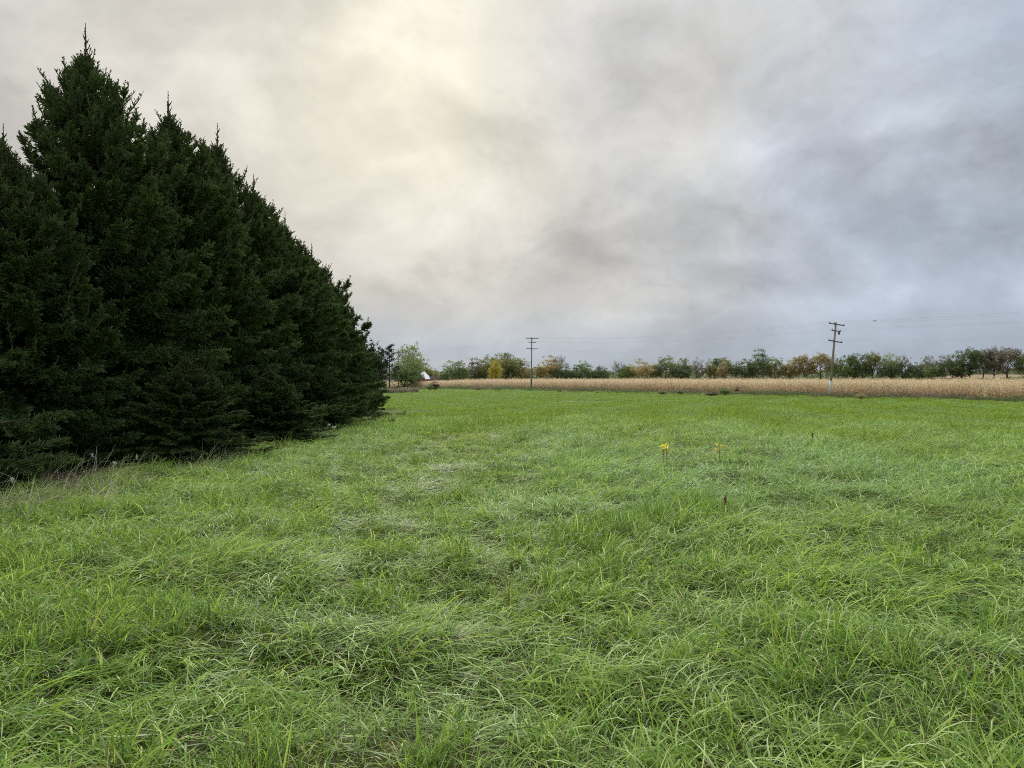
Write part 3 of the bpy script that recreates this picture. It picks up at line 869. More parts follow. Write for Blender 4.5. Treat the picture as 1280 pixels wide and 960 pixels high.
# (x, y, height, radius scale, variant, rotation, label)
ROW = [
 (-9.9, 10.3, 6.3, .84, 2, 0.3, 'nearest spruce in the row, cut off by the left edge of the picture'),
 (-9.75, 14.2, 6.6, .78, 1, 4.4, 'shorter spruce at the left edge, its tip beside the tallest spruce'),
 (-9.75, 17.0, 9.85, 1.0, 0, 0.0, 'tallest dark spruce near the left, with a long bare leader at its tip'),
 (-9.5, 20.5, 9.65, 1.12, 1, 4.1, 'dense spruce just right of the tallest one, its top split into fine shoots'),
 (-9.6, 24.3, 10.1, 1.1, 2, 1.2, 'third tall spruce, with a curling leader standing clear of its top'),
 (-9.5, 27.2, 9.3, 1.12, 0, 2.6, 'spruce in mid row with a thin straight needle-like leader'),
 (-9.45, 30.6, 8.75, 1.1, 1, 5.2, 'spruce in mid row just beyond the one with the thin straight leader'),
 (-9.4, 34.8, 8.2, 1.1, 3, 0.5, 'spruce past the middle of the row, above a reddish dead lower bough'),
 (-9.6, 38.9, 7.5, .88, 4, 2.1, 'third spruce from the far end of the row'),
 (-9.8, 42.6, 6.2, .66, 3, 3.9, 'last but one spruce at the far end of the row'),
 (-9.9, 46.0, 5.5, .58, 4, 3.0, 'low spruce closing the far end of the row beside the open meadow'),
 (-6.75, 15.4, 2.3, .46, 2, 0.8, 'young low spruce with pale tips bulging into the grass below the tall ones'),
 (-6.6, 20.2, 2.1, .44, 1, 3.8, 'small bushy spruce at the foot of the row, second of the low ones'),
 (-6.5, 25.0, 2.3, .46, 2, 5.1, 'small bushy spruce at the foot of the row, farthest of the low ones'),
]
for (x, y, h, rs, v, ro, lab) in ROW:
    cm, wm, _ = SPR[v]
    H0 = 9.4 if v < 3 else 8.0
    t = empty('spruce_tree', (x, y, G(x, y)), (0, 0, ro)); t.scale = (rs, rs, h / H0)
    tag(t, lab, 'spruce', 'dark spruces planted in a row at the left')
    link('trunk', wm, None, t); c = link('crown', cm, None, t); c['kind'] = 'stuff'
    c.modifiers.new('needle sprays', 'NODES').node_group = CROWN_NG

# ------------------------------------------------------------------ broadleaved trees
def tree_meshes(seed, airy=0.0, leafn=1700, bare=0.0, low=0.16, leafsize=.30, fill=0):
    """unit tree: height 1 .. built at 12 m height, 9 m crown width"""
    r = np.random.default_rng(seed)
    H, RW = 12.0, 4.3
    wood = MB(); tips = []
    tl = H * (low + .12)
    p0 = Vector((0, 0, -.4)); p1 = Vector((r.normal(0, .2), r.normal(0, .2), tl))
    wood.tube([p0, (p0 + p1) / 2 + Vector((r.normal(0, .1), 0, 0)), p1], [.34, .27, .22], 7)
    def grow(p, d, L, rad, depth):
        pts = [p]; q = p
        for k in range(3):
            d = (d + Vector(r.normal(0, .16, 3)) + Vector((0, 0, .05))).normalized()
            q = q + d * L / 3; pts.append(q)
        wood.tube(pts, [rad, rad * .85, rad * .7, rad * .55], 5 if depth < 2 else 4, False)
        if depth >= 3:
            tips.append(q); return
        if depth >= 1: tips.append(pts[2])
        nchild = 3 if depth < 2 else 2
        for k in range(nchild):
            a = 2 * math.pi * (k + r.uniform(0, 1)) / nchild
            side = Vector((math.cos(a), math.sin(a), r.uniform(-.1, .5)))
            grow(q, (d * .8 + side * .75).normalized(), L * r.uniform(.62, .85), rad * .58, depth + 1)
    nl = 6
    for k in range(nl):
        a = 2 * math.pi * k / nl + r.uniform(-.3, .3)
        el = r.uniform(.35, 1.2)
        grow(p1 - Vector((0, 0, r.uniform(0, tl * .35))), Vector((math.cos(a) * math.cos(el), math.sin(a) * math.cos(el), math.sin(el))), H * .21, .15, 0)
    grow(p1, Vector((0, 0, 1)), H * .24, .17, 0)
    T = np.array([tuple(t) for t in tips])
    # squeeze the limb tips into the crown volume
    c0 = np.array([0, 0, H * (low + 1) / 2 + .2]); hz_ = H * (1 - low) / 2
    rel = (T - c0) / np.array([RW, RW, hz_]); ln = np.linalg.norm(rel, axis=1)
    fac = np.where(ln > .95, .95 / ln, 1.0); T = c0 + rel * fac[:, None] * np.array([RW, RW, hz_])
    if fill:
        q = r.normal(0, 1, (fill, 3)); q /= np.linalg.norm(q, axis=1)[:, None]
        T = np.concatenate([T, c0 + q * r.uniform(.55, .92, (fill, 1)) * np.array([RW, RW, hz_])])
    if airy > 0:
        T = T[r.uniform(0, 1, len(T)) > airy * .5]
    if bare > 0:
        T = T[(T[:, 2] < H * (1 - bare * .35)) | (r.uniform(0, 1, len(T)) < .25)]
    per = max(3, int(leafn / len(T)))
    C = np.repeat(T, per, 0)
    cl = np.repeat(r.uniform(-.28, .28, len(T)), per)
    sz = .95 * (1 - .35 * airy)
    o = r.normal(0, 1, C.shape); o /= np.linalg.norm(o, axis=1)[:, None]
    o *= (r.uniform(0, 1, len(C)) ** .5)[:, None] * np.array([sz, sz, sz * .7])
    P = C + o
    P = P[(P[:, 2] > H * low * .6)]; cl = cl[:len(P)]
    n = len(P)
    a = r.normal(0, 1, (n, 3)); a /= np.linalg.norm(a, axis=1)[:, None]
    b_ = np.cross(a, r.normal(0, 1, (n, 3))); b_ /= np.linalg.norm(b_, axis=1)[:, None]
    s = (leafsize * r.uniform(.45, 1.15, n))[:, None] * .5
    V = np.stack([P - a * s, P + b_ * s * .7, P + a * s, P - b_ * s * .7], 1).reshape(-1, 3)
    hgt = (P[:, 2] - H * low) / (H * (1 - low))
    tn = np.clip(.42 + cl + .0 * hgt + r.normal(0, .2, n), 0, 1)
    me = mesh_np('crown', V, np.arange(n * 4).reshape(-1, 4), None, {'tone': np.repeat(tn, 4)})
    me.materials.append(LEAF['green'])
    return me, wood.mesh('trunk', M_BARK, True), H, RW
TV = {
 'full':  [tree_meshes(s, 0.0, 6000, low=.04, leafsize=.46, fill=80) for s in (1, 2, 3)],
 'open':  [tree_meshes(s, .15, 5200, low=.08, leafsize=.46, fill=70) for s in (11, 12, 13)],
 'airy':  [tree_meshes(s, .6, 3000, low=.14, leafsize=.36, fill=30) for s in (21, 22)],
 'stem':  [tree_meshes(s, .25, 4600, low=.28, leafsize=.46, fill=55) for s in (31, 32)],
 'bare':  [tree_meshes(s, .9, 800, bare=.6, low=.2, leafsize=.28) for s in (41, 42)],
 'bush':  [tree_meshes(s, .0, 6000, low=-.06, leafsize=.42, fill=110) for s in (51, 52)],
}
GT = 'trees standing beyond the cornfield'
def dec_tree(px, top, w, kind, colk, Y, label, name='broadleaf_tree', grp=GT, bark=None, k=[0]):
    k[0] += 1
    x = at(px, Y); z = G(x, Y)
    h = CAM_Z + (474 - top) / FPX * Y - z
    h *= 1.09
    lst = TV[kind]; cm, wm, H0, R0 = lst[k[0] % len(lst)]
    t = empty(name, (x, Y, z), (0, 0, k[0] * 1.7)); s = w / FPX * Y / 2 / R0 * 1.18
    t.scale = (s, s, h / H0 / 1.02)
    tag(t, label, 'tree', grp)
    tr = link('trunk', wm, None, t); cr = link('crown', cm, None, t)
    cr.material_slots[0].link = 'OBJECT'; cr.material_slots[0].material = LEAF[colk]
    if bark: tr.material_slots[0].link = 'OBJECT'; tr.material_slots[0].material = bark
    return t
TREES = [
 (513, 427, 30, 'open', 'pale', 226, 'tall airy yellow-green tree rising behind the third utility pole'),
 (505, 445, 40, 'bush', 'green', 213, 'broad low green tree with foliage to the ground beside the white barn'),
 (530, 450, 20, 'open', 'olive', 300, 'slim olive tree just above the white barn roof'),
 (541, 460, 15, 'full', 'orange', 310, 'small orange-brown tree right of the white barn'),
 (568, 450, 31, 'full', 'green', 235, 'round green tree standing alone between barn and thicket'),
 (594, 449, 24, 'open', 'grey', 250, 'grey-green tree at the left end of the central thicket'),
 (611, 443, 30, 'full', 'olive', 250, 'olive tree in the central thicket, left behind the bright yellow one'),
 (618, 449, 15, 'full', 'gold', 225, 'small bright yellow tree in front of the central thicket'),
 (637, 440, 44, 'full', 'olive', 260, 'widest olive green tree of the central thicket'),
 (632, 439, 34, 'bare', 'grey', 262, 'nearly bare grey tree sticking out above the central thicket'),
 (652, 452, 20, 'open', 'yellow', 262, 'faded yellow tree at the right end of the central thicket'),
 (687, 446, 30, 'open', 'yellow', 285, 'pale yellow tree just right of the upright utility pole'),
 (697, 443, 24, 'bare', 'grey', 290, 'bare wispy tree behind the pale yellow tree'),
 (703, 455, 26, 'open', 'dark', 282, 'dark low tree right of the pale yellow tree near the upright pole'),
 (719, 457, 16, 'open', 'dark', 285, 'small dark rounded tree left of the olive-topped tree'),
 (731, 451, 20, 'full', 'green', 290, 'green tree with an olive top left of the blackish bush-like tree'),
 (752, 457, 20, 'full', 'dark', 290, 'low blackish-green tree standing alone in the gap of the tree line'),
 (776, 449, 21, 'bare', 'pale', 300, 'thin pale half-bare tree right of the gap in the tree line'),
 (783, 456, 16, 'open', 'green', 298, 'narrow green tree beneath the thin pale half-bare one'),
 (802, 449, 32, 'open', 'yellow', 300, 'broad yellow tree, second from the gap in the tree line'),
 (820, 457, 16, 'stem', 'dark', 302, 'dark open tree between two yellow-topped trees'),
 (832, 444, 24, 'open', 'olive', 305, 'tall yellow-olive domed tree left of centre in the long tree line'),
 (853, 447, 20, 'full', 'olive', 305, 'tree with a yellowish cap over dark lower foliage'),
 (852, 456, 22, 'full', 'dark', 300, 'dark lower tree in front of the yellowish-capped tree'),
 (873, 448, 22, 'airy', 'grey', 310, 'purplish grey thinly leaved tree with white sky behind it'),
 (888, 449, 14, 'open', 'olive', 312, 'small olive tree between the grey tree and the ochre one'),
 (905, 449, 17, 'open', 'yellow', 308, 'ochre-yellow tree with a pale trunk in front of darker foliage'),
 (903, 448, 22, 'stem', 'dark', 316, 'dark tree half hidden behind the ochre-yellow tree'),
 (927, 449, 31, 'open', 'dark', 305, 'wide flat-topped dark green tree left of the tallest dark tree'),
 (949, 438, 24, 'open', 'dark', 295, 'tallest dark tree in the middle of the tree line'),
 (968, 445, 24, 'open', 'olive', 295, 'rounded olive tree just right of the tallest dark tree'),
 (989, 447, 20, 'open', 'orange', 295, 'tawny tree between the rounded olive tree and the long ochre canopy'),
 (1005, 445, 25, 'stem', 'orange', 290, 'first ochre-topped tree left of the leaning pole, its trunk showing'),
 (1026, 443, 26, 'stem', 'orange', 288, 'second ochre-topped tree, directly left of the leaning pole'),
 (1042, 445, 18, 'airy', 'olive', 286, 'thin olive tree partly hidden by the leaning pole'),
 (1056, 446, 20, 'open', 'green', 280, 'grey-green tree first to the right of the leaning pole'),
 (1066, 444, 16, 'stem', 'dark', 282, 'narrow dark tree second to the right of the leaning pole'),
 (1077, 441, 22, 'full', 'dark', 278, 'dense dark green tree left of the yellow-green topped pair'),
 (1091, 442, 18, 'stem', 'olive', 276, 'left one of the yellow-green topped pair right of the leaning pole'),
 (1111, 439, 27, 'airy', 'pale', 274, 'tall yellow-green thin crowned tree with sky showing through'),
 (1110, 449, 24, 'open', 'dark', 270, 'dark shorter tree in front of the tall thin yellow-green crown'),
 (1129, 442, 20, 'airy', 'grey', 272, 'grey-brown bare-topped tree left of the low gap'),
 (1143, 453, 20, 'full', 'dark', 270, 'low dark tree filling the foot of the gap at the right'),
 (1160, 442, 18, 'airy', 'grey', 268, 'grey tree with upswept twigs right of the low gap'),
 (1169, 452, 20, 'full', 'green', 262, 'low dull green tree at the foot of the grey one with upswept twigs'),
 (1180, 441, 17, 'airy', 'grey', 262, 'brownish grey tree with a pale trunk left of the black-green crowns'),
 (1192, 439, 18, 'open', 'dark', 258, 'first of the black-green crowned trees at the right, leaning slightly'),
 (1202, 455, 24, 'stem', 'dark', 255, 'low spreading tree under the black-green crowns'),
 (1213, 437, 25, 'stem', 'dark', 252, 'largest black-green tree at the right with a forked dark trunk'),
 (1229, 438, 20, 'stem', 'dark', 248, 'dark tree with its trunk clear, right of the forked one'),
 (1242, 436, 20, 'stem', 'grey', 246, 'brown-tinged tree with a straight dark trunk near the right edge'),
 (1259, 436, 30, 'stem', 'grey', 242, 'broad grey-green tree with several trunks near the right edge'),
 (1281, 444, 20, 'stem', 'green', 238, 'green tree cut by the right edge of the picture'),
]
for i, a in enumerate(TREES):
    dec_tree(*a[:6], a[6], bark=M_BARKP if 'pale trunk' in a[6] else None)

# conifers of the farmyard at the end of the spruce row
def pine_mesh(seed):
    r = np.random.default_rng(seed); H = 12.0; wood = MB(); V = []; tn = []
    wood.tube([(0, 0, -.4), (.1, 0, 5), (0, .1, 12)], [.3, .22, .05], 6)
    for i in range(34):
        h = 3.0 + 8.7 * (i / 33) ; a = r.uniform(0, 6.28); L = (3.4 * (1 - (h - 2) / 11.5) + .7) * r.uniform(.6, 1.15)
        d = np.array([math.cos(a), math.sin(a), .18]); b0 = np.array([0, 0, h])
        wood.tube([b0, b0 + d * L * .5, b0 + d * L + np.array([0, 0, .3])], [.07, .05, .02], 4, False)
        for u in (.55, .8, 1.0):
            c = b0 + d * L * u; n = 26
            P = c + r.normal(0, .33, (n, 3)) * np.array([1, 1, .55])
            A = r.normal(0, 1, (n, 3)); A /= np.linalg.norm(A, axis=1)[:, None]; B = np.cross(A, r.normal(0, 1, (n, 3))); B /= np.linalg.norm(B, axis=1)[:, None]
            V.append(np.stack([P - A * .22, P + B * .08, P + A * .22, P - B * .08], 1).reshape(-1, 3)); tn.append(np.repeat(r.uniform(0, 1, n), 4))
    V = np.concatenate(V); n = len(V) // 4
    me = mesh_np('crown', V, np.arange(n * 4).reshape(-1, 4), None, {'tone': np.concatenate(tn)}); me.materials.append(M_PINE)
    return me, wood.mesh('trunk', M_BARK, True)
pm, pw = pine_mesh(4)
for (px, top, w, Y, lab) in [(487, 430, 24, 150, 'black-green pine with ragged gaps left of the third utility pole'),
                              (477, 434, 20, 158, 'second ragged dark pine, half hidden behind the brownish cedar')]:
    x = at(px, Y); z = G(x, Y); h = CAM_Z + (474 - top) / FPX * Y - z
    t = empty('pine_tree', (x, Y, z), (0, 0, px)); s = w / FPX * Y / 2 / 3.2; t.scale = (s, s, h / 12.2)
    tag(t, lab, 'tree'); link('trunk', pw, None, t); link('crown', pm, None, t)
# brownish green cedar behind the last spruce: rounded crown
dec_cedar = dec_tree(463, 421, 36, 'full', 'dark', 72, 'rounded dark cedar with a brown bloom showing past the last spruce', 'cedar_tree', None)
for ch in dec_cedar.children:
    if ch.name.startswith('crown'): ch.material_slots[0].material = M_CEDAR

# ------------------------------------------------------------------ distant woods and hedges (reads as one mass)
def build_woods():
    r = np.random.default_rng(77)
    V = []; tn = []
    n = 20000
    px = r.uniform(440, 1290, n); band = r.uniform(0, 1, n)
    Y = np.where(band < .55, r.uniform(345, 400, n), r.uniform(640, 760, n))
    hmax = np.where(band < .55, np.where((px > 650) & (px < 760), 6.0, np.where(px < 650, 5.0, 4.2)), 9.0) * (1 + .25 * np.sin(px * .05) + .15 * np.sin(px * .17))
    hmax = np.where(px > 1160, hmax * .45, hmax)
    x = (px - 640) / FPX * Y; g = ground(x, Y); z = g + hmax * r.uniform(0, 1, n)
    P = np.stack([x, Y, z], -1); s = np.where(band < .55, .8, 1.6)[:, None] * r.uniform(.6, 1.2, n)[:, None]
    A = r.normal(0, 1, (n, 3)); A /= np.linalg.norm(A, axis=1)[:, None]; B = np.cross(A, r.normal(0, 1, (n, 3))); B /= np.linalg.norm(B, axis=1)[:, None]
    V = np.stack([P - A * s, P + B * s * .7, P + A * s, P - B * s * .7], 1).reshape(-1, 3)
    me = mesh_np('distant_woods', V, np.arange(n * 4).reshape(-1, 4), None, {'tone': np.repeat(r.uniform(0, .8, n), 4)})
    o = link('distant_woods', me, LEAF['dark']); tag(o, 'low dull hedges and far woods seen between the trunks of the tree line', 'woods', kind='stuff')
build_woods()

# ------------------------------------------------------------------ bushes
bm_, bw_, _, _ = TV['bush'][0]
def shrub(px, Y, wpx, hpx, colk, label):
    x = at(px, Y); z = G(x, Y)
    t = empty('shrub', (x, Y, z), (0, 0, px)); s = wpx / FPX * Y / 2 / 4.3
    t.scale = (s, s, hpx / FPX * Y / 12)
    tag(t, label, 'shrub')
    link('stem', bw_, None, t); c = link('foliage', bm_, None, t)
    c.material_slots[0].link = 'OBJECT'; c.material_slots[0].material = LEAF[colk]
shrub(906, 100, 19, 11, 'green', 'largest dark green bush at the foot of the corn')
shrub(850, 103, 9, 8, 'green', 'small upright green bush left of the largest one by the corn')
shrub(829, 104, 13, 7, 'olive', 'low spreading bush, leftmost of those at the foot of the corn')
shrub(889, 98, 20, 5, 'rust', 'flat brown clump before the largest green bush')
shrub(921, 108, 6, 12, 'rust', 'slim reddish weed bush standing against the corn')
shrub(543, 150, 13, 13, 'rust', 'rounded reddish-green bush on the bank right of the white barn')
shrub(537, 148, 10, 9, 'green', 'small green bush leaning on the reddish one by the bank')
shrub(497, 132, 10, 9, 'rust', 'brown bush at the foot of the broad low green tree')
shrub(1076, 82, 14, 9, 'yellow', 'tan clump of grass against the corn right of the leaning pole')
shrub(746, 118, 4, 3, 'green', 'tiny dark weed tuft alone on the rough bank')

# ------------------------------------------------------------------ farm buildings
M_ROOFW, b = material('white_painted_metal_roof')
tc = b.new('ShaderNodeTexCoord').outputs['Object']
wv = b.new('ShaderNodeTexWave', wave_type='BANDS', bands_direction='Y'); b.put(wv.inputs[0], tc); wv.inputs['Scale'].default_value = 3
nz = b.noise(tc, 2, 4, .6).outputs[0]
pbsdf(b, b.mix(nz, (.86, .88, .90, 1), (.95, .96, .97, 1)), .5)
M_RED, b = material('red_barn_boards')
tc = b.new('ShaderNodeTexCoord').outputs['Object']
pbsdf(b, b.mix(b.noise(tc, 3, 4, .6).outputs[0], (.36, .06, .05, 1), (.50, .12, .09, 1)), .8)
M_WHITE, b = material('white_siding')
tc = b.new('ShaderNodeTexCoord').outputs['Object']
pbsdf(b, b.mix(b.noise(tc, 2, 4, .6).outputs[0], (.72, .74, .76, 1), (.84, .85, .86, 1)), .7)
M_DKROOF, b = material('dark_shingle_roof')
tc = b.new('ShaderNodeTexCoord').outputs['Object']
pbsdf(b, b.mix(b.noise(tc, 5, 4, .6).outputs[0], (.05, .035, .035, 1), (.11, .07, .065, 1)), .85)
M_GLASS, b = material('window_glass')
pbsdf(b, (.03, .035, .04, 1), .1, .5)
def building(px, Y, rotz, L, Wd, Hw, Hr, wall, roof, label, name, windows=2, door=None, gable=None):
    x = at(px, Y); z = G(x, Y)
    t = empty(name, (x, Y, z), (0, 0, rotz)); tag(t, label, 'building')
    m = MB(); m.box((0, 0, Hw / 2 - .2), (L, Wd, Hw + .4)); m.build('wall', wall, t)
    for sx in (-1, 1):
        m = MB()
        q = L / 2 * sx - .06 * sx
        m.add([(q, -Wd / 2, Hw), (q, Wd / 2, Hw), (q, 0, Hw + Hr), (q - .1 * sx, -Wd / 2, Hw), (q - .1 * sx, Wd / 2, Hw), (q - .1 * sx, 0, Hw + Hr)],
              [(0, 1, 2), (3, 5, 4), (0, 3, 4, 1), (0, 2, 5, 3), (1, 4, 5, 2)])
        m.build('gable', gable or wall, t)
    e = .35; th = .12
    for sy in (-1, 1):
        m = MB(); a = Vector((-L / 2 - e, sy * (Wd / 2 + e), Hw - Hr / (Wd / 2) * e)); b0 = Vector((L / 2 + e, a.y, a.z))
        c = Vector((L / 2 + e, 0, Hw + Hr)); d = Vector((-L / 2 - e, 0, Hw + Hr)); up = Vector((0, 0, th))
        m.add([a, b0, c, d, a + up, b0 + up, c + up, d + up], [(0, 1, 2, 3), (4, 7, 6, 5), (0, 4, 5, 1), (1, 5, 6, 2), (2, 6, 7, 3), (3, 7, 4, 0)])
        m.build('roof', roof, t)
    for k in range(windows):
        xx = -L / 2 + L * (k + 1) / (windows + 1)
        m = MB()
        for dx, dz_, sx, sz in ((-.45, 0, .08, 1.1), (.45, 0, .08, 1.1), (0, -.55, .98, .08), (0, .55, .98, .08)):
            m.box((xx + dx, -Wd / 2 - .03, Hw * .55 + dz_), (sx, .09, sz))
        f = m.build('window', M_WHITE, t)
        m = MB(); m.box((xx, -Wd / 2 - .01, Hw * .55), (.82, .04, 1.02)); m.build('pane', M_GLASS, f)
    return t
building(527, 236, R(74), 4.6, 4.3, 3.3, 2.0, M_RED, M_ROOFW, 'red barn with a steep white roof and gable beyond the cornfield', 'barn', 1, gable=M_WHITE)
building(540, 238, R(10), 5.0, 3.0, 2.9, .8, M_RED, M_DKROOF, 'long low shed with a dark roof right of the white-roofed barn', 'shed', 1)
building(483, 250, R(5), 5.5, 4.5, 3.2, 1.4, M_WHITE, M_DKROOF, 'white farmhouse showing below the dark pines', 'farmhouse', 2)

# ------------------------------------------------------------------ utility poles and wires
M_POLE = bark_material('weathered_pole_wood', (0.16, 0.14, 0.125), (0.33, 0.30, 0.27), 4)
M_ARM = bark_material('crossarm_wood', (0.10, 0.085, 0.075), (0.20, 0.175, 0.155), 6)
M_INS, b = material('grey_porcelain'); pbsdf(b, (.22, .22, .23, 1), .6, .3)
M_WIRE, b = material('aluminium_wire'); pbsdf(b, (.32, .32, .34, 1), .5, .5)
M_TAG, b = material('pale_guard'); pbsdf(b, (.50, .49, .45, 1), .6)
ARMD = Vector((61, 35, 0)).normalized()            # crossarms stand square to the line
def pole(px, Y, H, leanx, label, arms=((-.25, 2.9), (-1.05, 1.7), (-2.35, 2.6)), can=False, xy=None):
    x, y = xy if xy else (at(px, Y), Y)
    z = G(x, y)
    t = empty('utility_pole', (x, y, z), (0, leanx, 0)); tag(t, label, 'utility pole', 'utility poles along the cornfield')
    m = MB(); m.tube([(0, 0, -.5), (0, 0, H * .5), (0, 0, H)], [.16, .135, .105], 10); m.build('pole', M_POLE, t, smooth=True)
    ends = []
    for (dz_, L) in arms:
        zz = H + dz_
        rot = Euler((0, R(random.uniform(-1.5, 2.5)), math.atan2(ARMD.y, ARMD.x)))
        m = MB(); off = Vector((-ARMD.y, ARMD.x, 0)) * -.15
        m.box(off + Vector((0, 0, zz)), (L, .10, .12), rot)
        arm = m.build('crossarm', M_ARM, t)
        for u in (-.46, -.16, .46) if L > 2 else (-.44, .44):
            c = off + ARMD * (u * L) + Vector((0, 0, zz + .06))
            m = MB(); m.tube([c, c + Vector((0, 0, .05)), c + Vector((0, 0, .10)), c + Vector((0, 0, .17))], [.02, .055, .04, .02], 8); m.build('insulator', M_INS, arm, smooth=True)
            ends.append((dz_, u, c + Vector((0, 0, .17))))
        # diagonal brace under each long arm
        if L > 2:
            m = MB()
            for sx in (-1, 1):
                m.tube([off + ARMD * (.55 * sx) + Vector((0, 0, zz - .05)), Vector((0, 0, zz - .6)) + off * .6], .015, 4)
            m.build('brace', M_WIRE, t)
    if can:
        m = MB(); c = ARMD * .75 + Vector((0, 0, H - 1.15))
        m.tube([c + Vector((0, 0, -.28)), c + Vector((0, 0, .2))], .13, 10); m.build('cutout', M_INS, t, smooth=True)
    bpy.context.view_layer.update()
    return t, ends
P1, E1 = pole(1037, 91, 9.35, R(4.6), 'leaning weathered pole with three crossarms in front of the corn at the right', can=True)
m = MB(); m.tube([(0, 0, 0), (0, 0, 2.1)], .185, 10); m.build('guard', M_TAG, P1, (0, 0, .05), smooth=True)
P2, E2 = pole(664, 151, 10.9, R(.6), 'upright pole with three crossarms standing before the corn at the centre')
P3, E3 = pole(498, 207, 11.0, R(.5), 'farthest pole with one visible crossarm, rising behind the broad low tree', arms=((-.6, 2.9), (-1.3, 1.5), (-2.5, 2.6)))
x0, y0 = at(1037, 91) + 36.0, 91 - 61.0
P0, E0 = pole(0, 0, 9.6, R(-1), 'utility pole nearest the viewer, out beyond the right edge of the picture', xy=(x0, y0))
def wp(P, e): return P.matrix_world @ e[2]
names = ['topmost overhead wire on the near end of the top crossarms', 'overhead wire on the middle insulators of the top crossarms', 'overhead wire on the far end of the top crossarms',
         'overhead wire on the near end of the short middle crossarms', 'overhead wire on the far end of the short middle crossarms',
         'lowest overhead wire on the near end of the bottom crossarms', 'overhead wire on the middle insulators of the bottom crossarms', 'lowest overhead wire on the far end of the bottom crossarms']
for k in (0, 1, 2, 3, 4, 5, 7):
    pts = []; seq = [wp(P0, E0[k]), wp(P1, E1[k]), wp(P2, E2[k]), wp(P3, E3[k])]
    # the line goes on past the farthest pole
    seq.append(seq[-1] + (seq[-1] - seq[-2]))
    for a, c in zip(seq[:-1], seq[1:]):
        for i in range(14):
            t = i / 14; sag = (.9 if k < 5 else 1.3) * 4 * t * (1 - t)
            pts.append(a.lerp(c, t) - Vector((0, 0, sag)))
    m = MB(); m.tube(pts, .004, 4)
    o = m.build('power_line', M_WIRE); tag(o, names[k], 'wire', 'overhead wires strung along the poles')

# ------------------------------------------------------------------ bird
M_BIRD, b = material('dark_plumage'); pbsdf(b, (.04, .04, .045, 1), .8)
t = empty('bird', (at(1093, 80), 80, CAM_Z + (474 - 401.5) / FPX * 80), (0, 0, R(20)))
tag(t, 'small dark bird gliding in the sky right of the leaning pole', 'bird')
m = MB(); m.tube([(-.17, 0, .0), (-.12, 0, .015), (-.04, 0, .02), (.05, 0, .01), (.12, 0, 0), (.2, 0, .005)], [.006, .026, .035, .03, .014, .028], 8); m.build('body', M_BIRD, t, smooth=True)
for s in (-1, 1):
    m = MB(); m.add([(-.07, s * .02, .02), (.06, s * .02, .02), (.04, s * .17, .075), (-.06, s * .16, .08), (.05, s * .30, .03), (-.01, s * .31, .035),
                     (-.07, s * .02, .032), (.06, s * .02, .028), (.04, s * .17, .083), (-.06, s * .16, .09), (.05, s * .30, .034), (-.01, s * .31, .04)],
                    [(0, 1, 2, 3), (3, 2, 4, 5), (6, 9, 8, 7), (9, 11, 10, 8), (0, 3, 9, 6), (3, 5, 11, 9), (5, 4, 10, 11), (4, 2, 8, 10), (2, 1, 7, 8)])
    m.build('wing', M_BIRD, t)

# ------------------------------------------------------------------ small plants in the meadow
M_YLEAF, b = material('yellow_plant_leaf')
leaf_shader(b, b.ramp(attr(b, 'tone'), [(0, (.72, .55, .04)), (.6, (.93, .76, .05)), (1, (.95, .86, .18))]), .3, .5, .3)
M_STEM, b = material('plant_stem'); pbsdf(b, (.30, .16, .06, 1), .8)
def solve_y(px, ypx, h):
    Y = 5.0
    while Y < 60:
        if CAM_Z + (474 - ypx) / FPX * Y - G(at(px, Y), Y) < h: break
        Y += .02
    return Y
def yellow_plant(px, Y, ypx, n, label, seed):
    r = np.random.default_rng(seed); Y = solve_y(px, ypx, .40)
    x = at(px, Y); z = G(x, Y); top = .40
    t = empty('yellow_sprout', (x, Y, z)); tag(t, label, 'plant')
    m = MB(); m.tube([(0, 0, -.02), (.01, 0, top * .6), (0, .01, top)], [.006, .005, .003], 5)
    m.tube([(0, 0, top * .55), (.05, 0, top * .85)], [.004, .002], 4); m.build('stem', M_STEM, t)
    v, q, tr_, tn, al = blades(r, n, .01, .15, .03, 38, 22, 0, 180, 60, 25, .06, 0, 1, straw=0, K=4)
    v = v.copy(); v[:, 2] += top - .06
    v2, q2, t2, tn2, al2 = blades(r, n // 2, .03, .10, .03, 20, 20, 0, 180, 50, 25, .035, 0, .6, straw=0, K=4)
    v2 = v2.copy(); v2[:, 2] += top - .14
    V, Q, T, a, l = join([(v, q, tr_, tn, al), (v2, q2, t2, tn2, al2)])
    me = mesh_np('leaves', V, Q, T, {'tone': a}); link('leaves', me, M_YLEAF, t)
yellow_plant(829, 20.5, 555, 9, 'yellow leafy sprout, left of the two in the green meadow', 3)
yellow_plant(833, 20.2, 557, 6, 'smaller yellow sprout hard against the left yellow one', 8)
yellow_plant(899, 20.8, 553.5, 11, 'yellow star-shaped sprout, right of the two in the green meadow', 5)
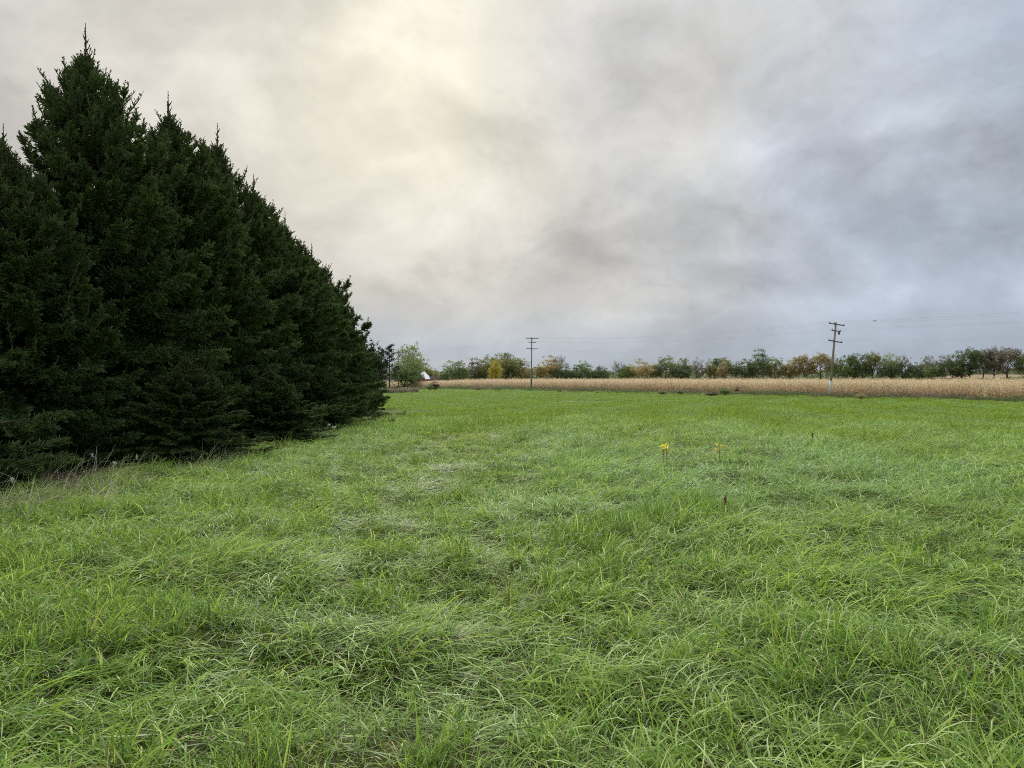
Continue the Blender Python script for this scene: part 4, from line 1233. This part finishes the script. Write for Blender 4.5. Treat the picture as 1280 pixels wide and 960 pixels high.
def seed_stalk(px, Y, ypx, mat, label, name, cat, headl=.10, headr=.014, lean=.05, stemmat=None, seed=1):
    r = np.random.default_rng(seed)
    x = at(px, Y); z = G(x, Y); top = CAM_Z + (474 - ypx) / FPX * Y - z
    if Y < 30 and top < .4:
        Y = solve_y(px, ypx, .40); x = at(px, Y); z = G(x, Y); top = .40
    t = empty(name, (x, Y, z)); tag(t, label, cat)
    m = MB(); pts = [(-lean + lean * u ** 2, 0, top * u) for u in (0, .35, .7, 1)]; m.tube([(p[0], p[1], p[2] - (.02 if i == 0 else 0)) for i, p in enumerate(pts)], [.004, .0035, .003, .002], 4)
    m.build('stem', stemmat or M_STRAW2, t)
    m = MB()
    m.tube([(0, 0, top - headl * 1.1), (0, 0, top - headl * .5), (0, 0, top + .005)], [headr * .3, headr * .7, headr * .2], 5)
    for i in range(18):
        u = r.uniform(0, 1); c = Vector((r.normal(0, headr * .7), r.normal(0, headr * .7), top - headl * u)); s = headr * .6 * (.5 + .9 * math.sin(math.pi * (u * .8 + .15)))
        d = Vector((r.normal(), r.normal(), 1.6)).normalized()
        m.tube([c - d * s, c, c + d * s], [s * .15, s * .55, s * .1], 5)
    m.build('seed_head', mat, t)
M_STRAW2, b = material('straw_stem'); pbsdf(b, (.55, .49, .34, 1), .8)
SS = [(30, 12.6, 562, M_SEED, 'tall pale plume of seed standing against the spruce at the far left', .24, .024),
      (102, 12.8, 573, M_SEED, 'small white seed tuft in the dark under the tallest spruce, left of its twin', .05, .02),
      (115, 12.9, 567, M_SEED, 'small white seed tuft in the dark under the tallest spruce, right of its twin', .06, .02),
      (143, 12.6, 577, M_SEED, 'pale grass head bending out before the dark foot of the spruces', .05, .016),
      (15, 12.4, 597, M_SEED, 'low whitish seed head by the left edge at the foot of the spruces', .06, .02),
      (171, 12.9, 568, M_SEED, 'pale drooping grass head with stalks crossing beside it', .09, .012),
      (411, 23.4, 530, M_SEED, 'white flower head at the far foot of the row, left of its pair', .06, .03),
      (418, 23.2, 533, M_SEED, 'white flower head at the far foot of the row, right of its pair', .06, .035),
      (276, 15.2, 586, M_SEED, 'pale grass head in the long grass at mid row', .05, .012)]
for i, (px, Y, yp, mt, lab, hl, hr) in enumerate(SS):
    seed_stalk(px, Y, yp, mt, lab, 'seed_stalk', 'seed stalk', hl, hr, .12 if i != 0 else .02, seed=i)
seed_stalk(907, 11.4, 621, M_DOCK, 'dark red-brown seed head poking out of the grass right of centre', 'dock_stalk', 'plant', .08, .012, .03, M_STEM, 21)
seed_stalk(1016, 24.5, 541, M_DOCK, 'small dark seed head far off, right of the yellow sprouts', 'dock_stalk', 'plant', .10, .016, .03, M_STEM, 22)
seed_stalk(640, 4.9, 868, M_DOCK, 'pinkish-brown seed head low in the matted grass near the bottom centre', 'dock_stalk', 'plant', .05, .009, .03, M_STEM, 23)

# long bleached grass leaning at the foot of the spruces
def build_dry():
    r = np.random.default_rng(91)
    ms = [tuft_mesh('dry_tuft', [blades(r, 12, .2, .62, .15, 66, 10, 20, 45, 45, 25, .0045, 0, 1, straw=0, K=5),
                                 blades(r, 20, .2, .40, .12, 50, 16, 0, 180, 50, 25, .005, 0, 1, straw=0, K=4)]) for i in range(4)]
    lib = library('dry_tufts', ms, M_STRAW)
    n = 120; y = r.uniform(9, 44, n) ** 1; y = 9 + 35 * r.uniform(0, 1, n) ** 1.8
    x = -6.25 + r.normal(0, .4, n) + .3 * PATCH(y * 0, y)
    rot = np.stack([r.normal(0, .1, n), r.normal(0, .1, n), r.normal(.2, .5, n)], -1)
    scatter('bleached_grass', 'long bleached grass stalks leaning at the dark foot of the spruces', 'grass',
            np.stack([x, y, ground(x, y)], -1), rot, r.uniform(.6, 1.1, n), r.integers(0, 4, n), np.zeros(n), lib)
build_dry()
print('total tris', sum(sum(len(p.vertices) - 2 for p in o.data.polygons) if len(o.data.polygons) < 50 else len(o.data.loops) // 2 for o in COL.objects if o.type == 'MESH'))
